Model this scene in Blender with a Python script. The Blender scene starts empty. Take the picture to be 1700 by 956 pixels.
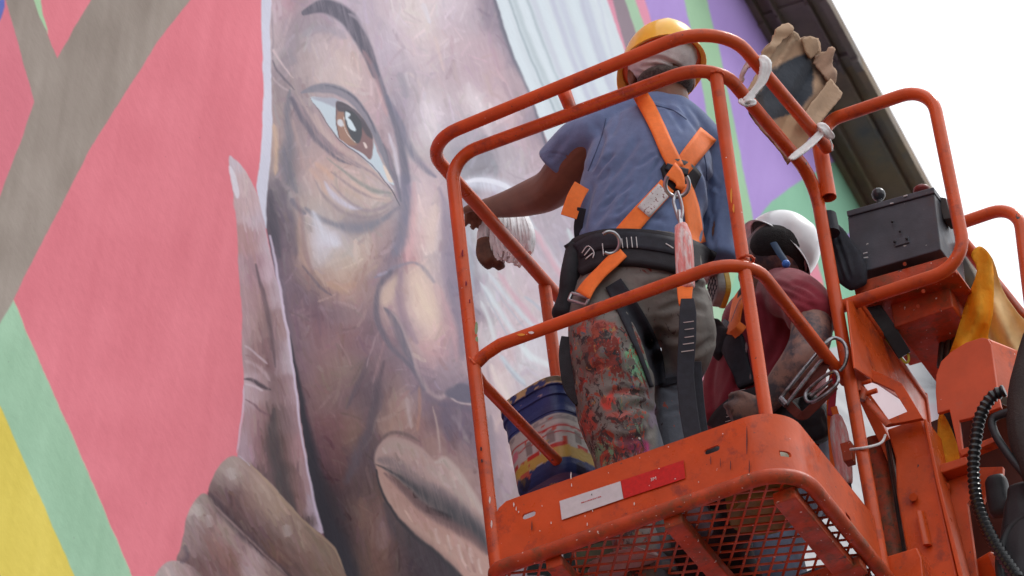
import bpy, bmesh, math, random
import numpy as np
from mathutils import Vector, Matrix, noise as mnoise
random.seed(7); rng = np.random.default_rng(7)
sc = bpy.context.scene
col = sc.collection
R_ = math.radians

# ---------------------------------------------------------------- camera
PITCH, ROLL, FPX = R_(35.83456), R_(-7.44279), 9050.2
IW, IH = 1700.0, 956.0
CAM = np.array([0.0, 0.0, 1.6])
_c, _s = math.cos(PITCH), math.sin(PITCH)
_F = np.array([0, _c, _s]); _up = np.array([0, -_s, _c]); _rt = np.array([1.0, 0, 0])
_cr, _sr = math.cos(ROLL), math.sin(ROLL)
CR = _cr*_rt + _sr*_up; CU = -_sr*_rt + _cr*_up; CF = _F
cd = bpy.data.cameras.new('camera'); cam = bpy.data.objects.new('camera', cd); col.objects.link(cam)
cd.sensor_width = 36; cd.lens = 36*FPX/IW; cd.clip_start = 0.5; cd.clip_end = 3000
cam.matrix_world = Matrix(((CR[0], CU[0], -CF[0], CAM[0]), (CR[1], CU[1], -CF[1], CAM[1]), (CR[2], CU[2], -CF[2], CAM[2]), (0, 0, 0, 1)))
sc.camera = cam
cd.dof.use_dof = True; cd.dof.aperture_fstop = 11.0
cd.dof.focus_distance = 12.9

# ---------------------------------------------------------------- light
SUN_EL, SUN_AZ = R_(58), R_(62)        # azimuth clockwise from +Y (north)
w = bpy.data.worlds.new("World"); sc.world = w; w.use_nodes = True
nt = w.node_tree; nt.nodes.clear()
sky = nt.nodes.new('ShaderNodeTexSky'); sky.sky_type = 'NISHITA'; sky.sun_disc = False
sky.sun_elevation = SUN_EL; sky.sun_rotation = SUN_AZ; sky.air_density = 1.0; sky.dust_density = 3.0
mix = nt.nodes.new('ShaderNodeMix'); mix.data_type = 'RGBA'
mix.inputs[0].default_value = 0.88                    # closed white cloud cover over the sky
mix.inputs[7].default_value = (16.0, 16.2, 16.6, 1)
bg = nt.nodes.new('ShaderNodeBackground'); bg.inputs[1].default_value = 0.095
wo = nt.nodes.new('ShaderNodeOutputWorld')
nt.links.new(sky.outputs[0], mix.inputs[6]); nt.links.new(mix.outputs[2], bg.inputs[0]); nt.links.new(bg.outputs[0], wo.inputs[0])
sl = bpy.data.lights.new('sun', 'SUN'); sl.energy = 1.5; sl.angle = R_(10); sl.color = (1, 0.98, 0.95)
so = bpy.data.objects.new('sun', sl); col.objects.link(so)
_sd = Vector((math.sin(SUN_AZ)*math.cos(SUN_EL), math.cos(SUN_AZ)*math.cos(SUN_EL), math.sin(SUN_EL)))
so.rotation_euler = _sd.to_track_quat('Z', 'Y').to_euler(); so.location = (20, 10, 40)
sc.view_settings.view_transform = 'Standard'; sc.view_settings.look = 'None'
sc.view_settings.exposure = 0.0; sc.view_settings.gamma = 1.0

# ---------------------------------------------------------------- place frames
# platform frame: N = near corner of the platform floor, E1 along its short side, E2 along its long side
SC_ = 1.13
N0 = np.array([.50777, 9.07422, 6.02738])*SC_ + CAM
AZ = R_(20.8289)
E1 = np.array([math.cos(AZ), -math.sin(AZ), 0.0]); E2 = np.array([math.sin(AZ), math.cos(AZ), 0.0]); EZ = np.array([0, 0, 1.0])
WAZ = R_(73.9)
WD = np.array([math.cos(WAZ), math.sin(WAZ), 0.0]); WN = np.array([math.sin(WAZ), -math.cos(WAZ), 0.0])
W0 = N0 - 1.22*E1 + 0.3*E2

def ray(px, py): return CF + CR*((px-IW/2)/FPX) + CU*((IH/2-py)/FPX)
def _pl(px, py, n, q):
    d = ray(px, py); t = ((q-CAM) @ n)/(d @ n); return CAM + d*t
def onb(px, py, b=0.0): return _pl(px, py, E2, N0+b*E2)       # on the vertical plane parallel to the short side
def ona(px, py, a=0.0): return _pl(px, py, E1, N0+a*E1)       # on the vertical plane parallel to the long side
def onc(px, py, c=0.0): return _pl(px, py, EZ, N0+c*EZ)       # on a level plane
def onwall(px, py, o=0.0): return _pl(px, py, WN, W0+o*WN)
def L(a, b, c): return N0 + a*E1 + b*E2 + c*EZ
def px_of(P):
    P = np.asarray(P, float) - CAM; d = P @ CF
    return np.stack([IW/2 + FPX*(P @ CR)/d, IH/2 - FPX*(P @ CU)/d], -1)

# ---------------------------------------------------------------- object helpers
def tag(o, label=None, cat=None, group=None, kind=None):
    if label: o['label'] = label
    if cat: o['category'] = cat
    if group: o['group'] = group
    if kind: o['kind'] = kind
    return o
def empty(name, loc, label=None, cat=None, group=None):
    o = bpy.data.objects.new(name, None); col.objects.link(o); o.location = Vector(loc); o.empty_display_size = .1
    return tag(o, label, cat, group)
def link(me, name, parent=None, mat=None):
    o = bpy.data.objects.new(name, me); col.objects.link(o)
    if mat: me.materials.append(mat)
    if parent:
        o.parent = parent
        if parent.parent is None: o.matrix_parent_inverse = Matrix.Translation(-parent.location)   # meshes are built in world space
    return o
def mesh(name, v, f, mat=None, parent=None, smooth=False):
    me = bpy.data.meshes.new(name); me.from_pydata([tuple(x) for x in v], [], f); me.validate()
    if smooth: me.shade_smooth()
    return link(me, name, parent, mat)

class MB:
    """collects shapes for ONE mesh"""
    def __init__(s): s.v = []; s.f = []; s.sm = []
    def add(s, v, f, smooth=False):
        n = len(s.v); s.v += [tuple(x) for x in v]; s.f += [tuple(i+n for i in q) for q in f]; s.sm += [smooth]*len(f); return s
    def tube(s, pts, r, n=12, caps=True, flat=1.0, side=None):
        v, f = tube_geo(pts, r, n, caps, flat, side); return s.add(v, f, True)
    def box(s, o, ax, ay, az):
        o, ax, ay, az = map(lambda t: np.asarray(t, float), (o, ax, ay, az))
        v = [o+i*ax+j*ay+k*az for k in (0, 1) for j in (0, 1) for i in (0, 1)]
        return s.add(v, [(0, 2, 3, 1), (4, 5, 7, 6), (0, 1, 5, 4), (2, 6, 7, 3), (0, 4, 6, 2), (1, 3, 7, 5)])
    def bar(s, a, b, wx, wy, up=EZ):
        a, b = np.asarray(a, float), np.asarray(b, float); d = b-a
        x = np.cross(d, up); x = x/np.linalg.norm(x); y = np.cross(x, d); y = y/np.linalg.norm(y)
        return s.box(a-x*wx/2-y*wy/2, d, x*wx, y*wy)
    def prism(s, pts, dv):
        pts = [np.asarray(p, float) for p in pts]; n = len(pts); dv = np.asarray(dv, float)
        v = pts+[p+dv for p in pts]
        f = [tuple(range(n))[::-1], tuple(range(n, 2*n))]+[(i, (i+1) % n, n+(i+1) % n, n+i) for i in range(n)]
        return s.add(v, f)
    def sphere(s, c, r, n=12, m=8, sc=(1, 1, 1)):
        c = np.asarray(c, float); v = []; f = []
        for j in range(m+1):
            t = math.pi*j/m
            for i in range(n):
                p = 2*math.pi*i/n; v.append(c+r*np.array([math.sin(t)*math.cos(p)*sc[0], math.sin(t)*math.sin(p)*sc[1], math.cos(t)*sc[2]]))
        for j in range(m):
            for i in range(n): f.append((j*n+i, j*n+(i+1) % n, (j+1)*n+(i+1) % n, (j+1)*n+i)[::-1])
        return s.add(v, f, True)
    def build(s, name, mat=None, parent=None, bevel=0, weld=True):
        me = bpy.data.meshes.new(name); me.from_pydata(s.v, [], s.f)
        me.polygons.foreach_set('use_smooth', s.sm); me.validate()
        bm = bmesh.new(); bm.from_mesh(me)
        bmesh.ops.remove_doubles(bm, verts=bm.verts, dist=1e-5) if weld else None
        bmesh.ops.recalc_face_normals(bm, faces=bm.faces); bm.to_mesh(me); bm.free()
        if any(s.sm): me.set_sharp_from_angle(angle=R_(40))
        o = link(me, name, parent, mat)
        if bevel:
            m = o.modifiers.new('bevel', 'BEVEL'); m.width = bevel; m.segments = 2; m.limit_method = 'ANGLE'; m.angle_limit = R_(35)
        return o

def unit(v): v = np.asarray(v, float); return v/(np.linalg.norm(v)+1e-12)
def tube_geo(pts, r, n=12, caps=True, flat=1.0, side=None):
    P = [np.asarray(p, float) for p in pts]; m = len(P)
    rr = r if hasattr(r, '__len__') else [r]*m
    T = [unit(P[min(i+1, m-1)]-P[max(i-1, 0)]) for i in range(m)]
    u = np.asarray(side, float) if side is not None else np.array([.31, .17, .93])
    v = []; f = []
    u = unit(u - T[0]*(u@T[0]))
    for i in range(m):
        if side is not None: s0 = np.asarray(side[i] if np.ndim(side) == 2 else side, float); u = s0
        u = unit(u-T[i]*(u@T[i])); w_ = np.cross(T[i], u)
        for k in range(n):
            a = 2*math.pi*k/n; v.append(P[i]+rr[i]*(math.cos(a)*u+math.sin(a)*w_*flat))
    for i in range(m-1):
        for k in range(n): f.append((i*n+k, i*n+(k+1) % n, (i+1)*n+(k+1) % n, (i+1)*n+k))
    if caps: f += [tuple(range(n))[::-1], tuple((m-1)*n+k for k in range(n))]
    return v, f
def fillet(pts, rad, seg=8):
    P = [np.asarray(p, float) for p in pts]; out = [P[0]]
    for i in range(1, len(P)-1):
        r = rad[i-1] if hasattr(rad, '__len__') else rad
        d0, d1 = P[i-1]-P[i], P[i+1]-P[i]; l0, l1 = np.linalg.norm(d0), np.linalg.norm(d1)
        d0, d1 = d0/l0, d1/l1; ang = math.acos(max(-1, min(1, d0@d1)))
        if r <= 0 or ang > 3.1: out.append(P[i]); continue
        t = min(r/math.tan(ang/2), .48*l0, .48*l1)
        a, b = P[i]+d0*t, P[i]+d1*t
        for k in range(seg+1):
            q = k/seg; # quadratic + circular blend
            m = (1-q)**2*a+2*q*(1-q)*P[i]+q*q*b
            c = unit(d0+d1); rr_ = t*math.tan(ang/2); cen = P[i]+c*(t/math.cos(ang/2))
            out.append(cen+unit(m-cen)*rr_)
    out.append(P[-1]); return out
def cr_spline(pts, n=6, closed=False):
    P = np.array([np.asarray(p, float) for p in pts]); m = len(P); out = []
    rngi = range(m) if closed else range(m-1)
    for i in rngi:
        if closed: a, b, c, d = P[(i-1) % m], P[i], P[(i+1) % m], P[(i+2) % m]
        else: a, b, c, d = P[max(i-1, 0)], P[i], P[i+1], P[min(i+2, m-1)]
        for k in range(n):
            t = k/n; out.append(.5*((2*b)+(-a+c)*t+(2*a-5*b+4*c-d)*t*t+(-a+3*b-3*c+d)*t**3))
    if not closed: out.append(P[-1])
    return out

# ---------------------------------------------------------------- materials
def srgb(r, g, b):
    f = lambda c: c/12.92 if c <= .04045 else ((c+.055)/1.055)**2.4
    return (f(r/255), f(g/255), f(b/255))
def mat(name, color, rough=.5, metal=0, noise=0, nscale=30, bump=0, bscale=200, specks=None, scuff=None, coat=0, spec=.5, detail=4, stretch=None, transl=0):
    m = bpy.data.materials.new(name); m.use_nodes = True; nt = m.node_tree; N = nt.nodes; Lk = nt.links
    b = N['Principled BSDF']; b.inputs['Roughness'].default_value = rough; b.inputs['Metallic'].default_value = metal
    b.inputs['Coat Weight'].default_value = coat; b.inputs['Specular IOR Level'].default_value = spec
    tc = N.new('ShaderNodeTexCoord'); vec = tc.outputs['Object']
    if stretch:
        mp = N.new('ShaderNodeMapping'); mp.inputs['Scale'].default_value = stretch; Lk.new(vec, mp.inputs[0]); vec = mp.outputs[0]
    def mixc(fac, a, bb, blend='MIX'):
        x = N.new('ShaderNodeMix'); x.data_type = 'RGBA'; x.blend_type = blend
        if isinstance(fac, float): x.inputs[0].default_value = fac
        else: Lk.new(fac, x.inputs[0])
        for k, q in ((6, a), (7, bb)):
            if isinstance(q, tuple): x.inputs[k].default_value = (*q, 1)
            else: Lk.new(q, x.inputs[k])
        return x.outputs[2]
    def nz(scale, det=4, rgh=.6, lo=.35, hi=.65):
        t = N.new('ShaderNodeTexNoise'); t.inputs['Scale'].default_value = scale; t.inputs['Detail'].default_value = det; t.inputs['Roughness'].default_value = rgh
        Lk.new(vec, t.inputs['Vector']); r = N.new('ShaderNodeMapRange'); r.inputs[1].default_value = lo; r.inputs[2].default_value = hi
        Lk.new(t.outputs[0], r.inputs[0]); return r.outputs[0]
    c = tuple(color)
    if noise:
        dark = tuple(x*(1-noise) for x in color); light = tuple(min(1, x*(1+noise*.7)) for x in color)
        c = mixc(nz(nscale, detail), dark, light)
    for s_ in (scuff or []):      # (color, scale, threshold lo, hi)
        c = mixc(nz(s_[1], 6, .7, s_[2], s_[3]), c, tuple(s_[0]))
    for s_ in (specks or []):
        c = mixc(nz(s_[1], 2, .5, s_[2], s_[2]+.03), c, tuple(s_[0]))
    if isinstance(c, tuple): b.inputs['Base Color'].default_value = (*c, 1)
    else: Lk.new(c, b.inputs['Base Color'])
    if scuff:
        rr = N.new('ShaderNodeMapRange'); Lk.new(nz(nscale*.7, 5), rr.inputs[0]); rr.inputs[3].default_value = max(.05, rough-.12); rr.inputs[4].default_value = min(1, rough+.25)
        Lk.new(rr.outputs[0], b.inputs['Roughness'])
    if bump:
        bp = N.new('ShaderNodeBump'); bp.inputs['Strength'].default_value = 1; bp.inputs['Distance'].default_value = bump
        Lk.new(nz(bscale, 5, .6, 0, 1), bp.inputs['Height']); Lk.new(bp.outputs[0], b.inputs['Normal'])
    return m
M = {}
_dk = srgb(70, 30, 18); _wh = (.75, .72, .66)
M['orange'] = mat('orange paint', (.60, .080, .012), .33, noise=.14, nscale=9, bump=.0006, bscale=90, coat=.06, spec=.38,
                  scuff=[((.30, .045, .02), 14, .55, .70), ((.10, .06, .045), 38, .655, .73)], specks=[(_wh, 95, .765), ((.05, .03, .03), 55, .75)])
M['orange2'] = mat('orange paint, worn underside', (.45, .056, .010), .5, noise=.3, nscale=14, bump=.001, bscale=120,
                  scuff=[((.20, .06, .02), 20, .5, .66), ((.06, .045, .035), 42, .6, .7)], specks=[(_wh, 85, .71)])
M['rust'] = mat('orange paint with brown wear', (.42, .06, .018), .6, noise=.3, nscale=25, scuff=[((.14, .07, .03), 30, .42, .62), ((.05, .04, .035), 60, .55, .7)], bump=.001)
M['black'] = mat('black rubber', (.012, .013, .016), .55, noise=.3, nscale=20, bump=.0005)
M['webbing_black'] = mat('black webbing', (.014, .016, .026), .75, noise=.3, nscale=60, bump=.0008, bscale=900)
M['steel'] = mat('steel', (.45, .45, .47), .3, metal=1, noise=.15)
M['darksteel'] = mat('dull steel', (.30, .30, .32), .32, metal=1, noise=.3, nscale=60, scuff=[((.1, .09, .08), 40, .5, .65)])
M['chrome'] = mat('bright steel', (.65, .65, .66), .18, metal=1)
M['box'] = mat('dark grey painted steel', (.055, .061, .076), .40, noise=.25, nscale=12, bump=.0004, specks=[((.4, .4, .38), 70, .74)], scuff=[((.07, .055, .055), 10, .55, .7)])
M['web'] = mat('orange webbing', srgb(252, 124, 44), .7, noise=.08, nscale=60, bump=.0006, bscale=1100)
M['white_cloth'] = mat('white cloth', (.72, .71, .70), .85, noise=.08, nscale=30, bump=.002, bscale=60)
M['ground'] = mat('ground', (.06, .058, .056), .9, noise=.3, nscale=2, bump=.01)
# ================================================================ ground
g = mesh('ground', [(-1500, -1500, 0), (1500, -1500, 0), (1500, 1500, 0), (-1500, 1500, 0)], [(0, 1, 2, 3)], M['ground']); tag(g, kind='structure')
# ================================================================ painted building
MURAL_GAIN = .95
# --- the painting: colours laid down stroke by stroke on a lattice of points of the wall plane
gx = np.concatenate([[-1500, -1000, -700, -500, -400], np.arange(-340, -8, 14), np.arange(-8, 1462, 1.62), [1480, 1520, 1600, 1700, 1900, 2300]])
gy = np.concatenate([[-900, -700, -560], np.arange(-480, -8, 11), np.arange(-8, 962, 1.66), np.arange(968, 1320, 11), [1400, 1500, 1700, 2000]])
IX0 = int(np.searchsorted(gx, -8)); IY0 = int(np.searchsorted(gy, -8)); IY1 = int(np.searchsorted(gy, 956))
X, Y = np.meshgrid(gx, gy); CV = np.zeros(X.shape+(3,))
def vnoise(u, v, seed=0):
    r = np.random.default_rng(seed); G = r.random((256, 256)); iu = np.floor(u).astype(int); iv = np.floor(v).astype(int)
    fu = u-iu; fv = v-iv; fu = fu*fu*(3-2*fu); fv = fv*fv*(3-2*fv); a = iu % 256; b = iv % 256; a1 = (a+1) % 256; b1 = (b+1) % 256
    return (G[a, b]*(1-fu)+G[a1, b]*fu)*(1-fv)+(G[a, b1]*(1-fu)+G[a1, b1]*fu)*fv
def streak(ang, w_, l_, seed):
    t = R_(ang); u = (X*math.cos(t)+Y*math.sin(t)); v = (-X*math.sin(t)+Y*math.cos(t))
    return (vnoise(u/w_, v/l_, seed)+.5*vnoise(u/w_*2.1, v/l_*1.7, seed+1))/1.5
# hand wobble, so painted edges are not ruler straight
WX = (vnoise(X/23, Y/23, 1)-.5)*3.2+(vnoise(X/7, Y/7, 2)-.5)*1.3
WY = (vnoise(X/23, Y/23, 3)-.5)*3.2+(vnoise(X/7, Y/7, 4)-.5)*1.3
XX, YY = X+WX*.6, Y+WY*.6
SK_ = streak(-20, 30, 90, 44)
BR = streak(-14, 2.4, 26, 11)          # bristle marks following the face
def segd(P, x, y):
    best = np.full(x.shape, 1e9); tt = np.zeros(x.shape); n = len(P)
    for i in range(n-1):
        a, b = P[i], P[i+1]; d = b-a; l2 = d@d+1e-9; t = np.clip(((x-a[0])*d[0]+(y-a[1])*d[1])/l2, 0, 1)
        q = np.hypot(x-a[0]-t*d[0], y-a[1]-t*d[1]); m = q < best; best = np.where(m, q, best); tt = np.where(m, (i+t)/(n-1), tt)
    return best, tt
def inside(P, x, y):
    r = np.zeros(x.shape, bool); n = len(P)
    for i in range(n):
        a, b = P[i], P[(i+1) % n]
        if a[1] == b[1]: continue
        c = ((a[1] > y) != (b[1] > y)) & (x < (b[0]-a[0])*(y-a[1])/(b[1]-a[1])+a[0]); r ^= c
    return r
def win(P, m):
    P = np.asarray(P, float); x0, y0 = P.min(0)-m; x1, y1 = P.max(0)+m
    i0, i1 = np.searchsorted(gx, [x0-3, x1+3]); j0, j1 = np.searchsorted(gy, [y0-3, y1+3]); return slice(max(j0-1, 0), j1+1), slice(max(i0-1, 0), i1+1)
def pmask(pts, soft=1.2, curve=True):
    P = np.array(cr_spline([(*p, 0) for p in pts], 5, True))[:, :2] if curve else np.asarray(pts, float)
    w_ = win(P, soft*2); x, y = XX[w_], YY[w_]; d, _ = segd(np.vstack([P, P[:1]]), x, y); s = np.where(inside(P, x, y), -d, d)
    return w_, np.clip(.5-s/(2*soft), 0, 1)
def poly(pts, c, soft=1.2, a=1.0, curve=True, tex=0.0):
    w_, m = pmask(pts, soft, curve); m = m*m*(3-2*m)*a
    if tex: m = m*np.clip(1-tex+2*tex*BR[w_], 0, 1)
    CV[w_] += (np.array(c, float)-CV[w_])*m[..., None]
def stroke(pts, c, wd, soft=.6, a=1.0, tex=.5, taper=True, n=4):
    if soft >= .6 and np.max(wd) >= 3: soft = soft*1.3+.2; a = a*.88; wd = np.array(wd)*1.12 if hasattr(wd, '__len__') else wd*1.12
    P = np.array(cr_spline([(*p, 0) for p in pts], n))[:, :2]; wmax = np.max(wd); w_ = win(P, wmax*1.4+2)
    d, t = segd(P, XX[w_], YY[w_]); W_ = np.interp(t, np.linspace(0, 1, len(wd)), wd) if hasattr(wd, '__len__') else wd
    if taper and not hasattr(wd, '__len__'): W_ = wd*np.clip(np.minimum(t, 1-t)*7+.25, 0, 1)
    W_ = W_/2; m = np.clip((W_*(1+soft*.5)-d)/(W_*soft+.9), 0, 1); m = m*m*(3-2*m)*min(1, a*1.15)
    if tex: m = m*np.clip(1-tex*.55+1.7*tex*(BR[w_]-.35), 0, 1)
    CV[w_] += (np.array(c, float)-CV[w_])*m[..., None]
def field(samples, sig=21, soft_pts=None):
    """blend of paint dabs -> smooth colour field"""
    S = np.array(samples, float); num = np.zeros(CV.shape); den = np.full(X.shape, 1e-12)
    x0, y0 = S[:, 0].min()-60, S[:, 1].min()-60; x1, y1 = S[:, 0].max()+60, S[:, 1].max()+60
    sx = X+(WX)*2.2+(BR-.5)*5; sy = Y+WY*2.2+(streak(-14, 5, 40, 31)-.5)*9
    for q in S:
        w_ = (slice(*np.searchsorted(gy, [q[1]-4*sig, q[1]+4*sig])), slice(*np.searchsorted(gx, [q[0]-4*sig, q[0]+4*sig])))
        g = np.exp(-((sx[w_]-q[0])**2+((sy[w_]-q[1])*.93)**2)/(2*sig*sig))+1e-9
        num[w_] += g[..., None]*q[2:5]; den[w_] += g
    F = num/den[..., None]
    for j in list(range(IY0))+list(range(IY1, len(gy))):          # carry the colours on above and below
        e = IY0 if j < IY0 else IY1-1; dy = gy[j]-gy[e]; sh = np.interp(gx-dy*.16, gx, np.arange(len(gx))).astype(int); row = F[e][sh]; ok = row.sum(-1) > 30
        mean = row[ok].mean(0) if ok.any() else np.array([170., 140, 145]); k = min(1, abs(dy)/160); row = np.where(ok[:, None], row, mean); F[j] = row*(1-k)+mean*k+(SK_[j][:, None]-.5)*30*k
    return F
def flat(c, v=5, seed=5):
    t = (streak(8, 9, 60, seed)-.5)*v+(vnoise(X/60, Y/60, seed+3)-.5)*v*1.6
    t = t+(streak(8, 24, 170, seed+11)-.5)*v*1.3
    return np.array(c, float)+t[..., None]*np.array([1, 1, 1.0])
PINK, TAUPE, GRN, YEL, PUR = (230, 132, 144), (160, 148, 139), (164, 202, 172), (229, 208, 100), (183, 155, 220)
CV[:] = flat(PINK, 5)
def flatpoly(pts, c, v=6, soft=1.2, seed=9):
    w_, m = pmask(pts, soft, False); F = flat(c, v, seed)[w_]; CV[w_] += (F-CV[w_])*m[..., None]
flatpoly([(-1500, -900), (-230, -900), (5, -5), (20, 48), (40, 118), (54, 170), (30, 240), (0, 318), (-90, 560), (-1500, 700)], (223, 128, 142), 4)
flatpoly([(-420, -900), (-230, -900), (4, -5), (5, 12), (0, 30), (-60, 120), (-500, 0)], (108, 118, 190), 5)
flatpoly([(-230, -900), (-40, -900), (52, -5), (66, 30), (92, 98), (112, 62), (152, -5), (330, -900), (720, -900), (318, -5), (262, 66), (200, 163), (150, 242), (95, 350), (60, 415), (15, 508), (-60, 660), (-700, 1400), (-900, 1100), (-90, 560), (0, 318), (30, 240), (54, 170), (40, 118), (20, 48), (5, -5)], TAUPE, 9)
flatpoly([(-25, -900), (10, -900), (63, -5), (77, 57), (70, 45), (51, -5)], (176, 212, 172), 4)
flatpoly([(-700, 1400), (-60, 640), (19, 500), (218, 960), (330, 1230), (450, 2000), (-700, 2000)], GRN, 6, 1.3)
stroke([(19, 500), (118, 728), (218, 960)], (196, 218, 180), 2.2, .8, .6, .2, False)
flatpoly([(-700, 1700), (-330, 0), (0, 680), (122, 960), (240, 1230), (400, 2000), (-700, 2000)], YEL, 6, 1.3)
# right hand colour fields
flatpoly([(1060, -900), (2300, -900), (2300, 2000), (1180, 2000), (1150, 700), (1080, 60), (1062, -5)], PUR, 5)
flatpoly([(1003, -900), (1016, -5), (1075, 200), (1130, 420), (1150, 900), (1000, 900), (950, 300), (900, -900)], (232, 158, 180), 4)
flatpoly([(960, -900), (1013, -5), (1040, 90), (1080, 260), (1140, 520), (1170, 520), (1072, 120), (1037, -5), (1010, -900)], (158, 142, 152), 4)
flatpoly([(1010, -900), (1034, -5), (1062, 80), (1100, 220), (1190, 620), (1150, 640), (1240, 620), (1074, 60), (1053, -5), (1035, -900)], (178, 210, 180), 4)
flatpoly([(1052, -5), (1068, -5), (1085, 55), (1200, 480), (1180, 480), (1073, 60)], (236, 158, 182), 3)
flatpoly([(1120, -900), (1133, -5), (1160, 120), (1188, 300), (1200, 420), (1192, 560), (1255, 560), (1262, 420), (1235, 300), (1212, 180), (1190, 70), (1170, -5), (1160, -900)], (168, 206, 170), 4)
gpts = [(1215, 470), (1238, 400), (1255, 365), (1280, 335), (1310, 312), (1345, 290), (1375, 272), (1400, 262), (1450, 262), (1520, 330), (1520, 620), (1180, 620)]
flatpoly(gpts, (150, 202, 172), 4)
flatpoly([(1385, 400), (1420, 380), (1520, 400), (1520, 480), (1380, 420)], (176, 150, 210), 4)
flatpoly([(1335, 420), (1352, 425), (1380, 520), (1350, 470), (1330, 440)], (232, 150, 168), 3)
flatpoly([(1352, 468), (1362, 470), (1375, 520), (1364, 520)], (232, 200, 96), 3)
flatpoly([(1140, 600), (1165, 545), (1200, 560), (1200, 700), (1140, 760)], (190, 224, 184), 3)
flatpoly([(1120, 640), (1150, 585), (1178, 590), (1172, 720), (1110, 760)], (206, 192, 198), 4)
flatpoly([(1156, 640), (1168, 610), (1176, 640), (1166, 740)], (234, 158, 178), 3)
# pale shawl low on the right
w_, m_ = pmask([(1330, 590), (1450, 560), (1620, 600), (1720, 760), (1900, 1200), (1700, 2000), (1100, 2000), (1140, 760), (1240, 700)], 2, False)
FR = np.array([206, 206, 208.])+((streak(-52, 11, 90, 71)-.5)*34)[..., None]*np.array([1, 1, .95]); CV[w_] += (FR[w_]-CV[w_])*m_[..., None]
flatpoly([(1430, 620), (1500, 600), (1530, 700), (1510, 760), (1440, 700)], (222, 200, 204), 8)
flatpoly([(1535, 560), (1600, 590), (1640, 700), (1560, 720), (1532, 640)], (138, 142, 156), 8)

# pale outline beside the face
face_edge = [(446, -8), (446, 60), (449, 120), (450, 200), (446, 260), (441, 330), (437, 375)]
flatpoly([(420, -900), (430, -8), (433, 80), (435, 150), (433, 210), (429, 270), (423, 312), (428, 340), (438, 380), (450, 380), (452, 200), (449, 60), (449, -8), (450, -900)], (214, 214, 230), 6, 1.1)

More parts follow.
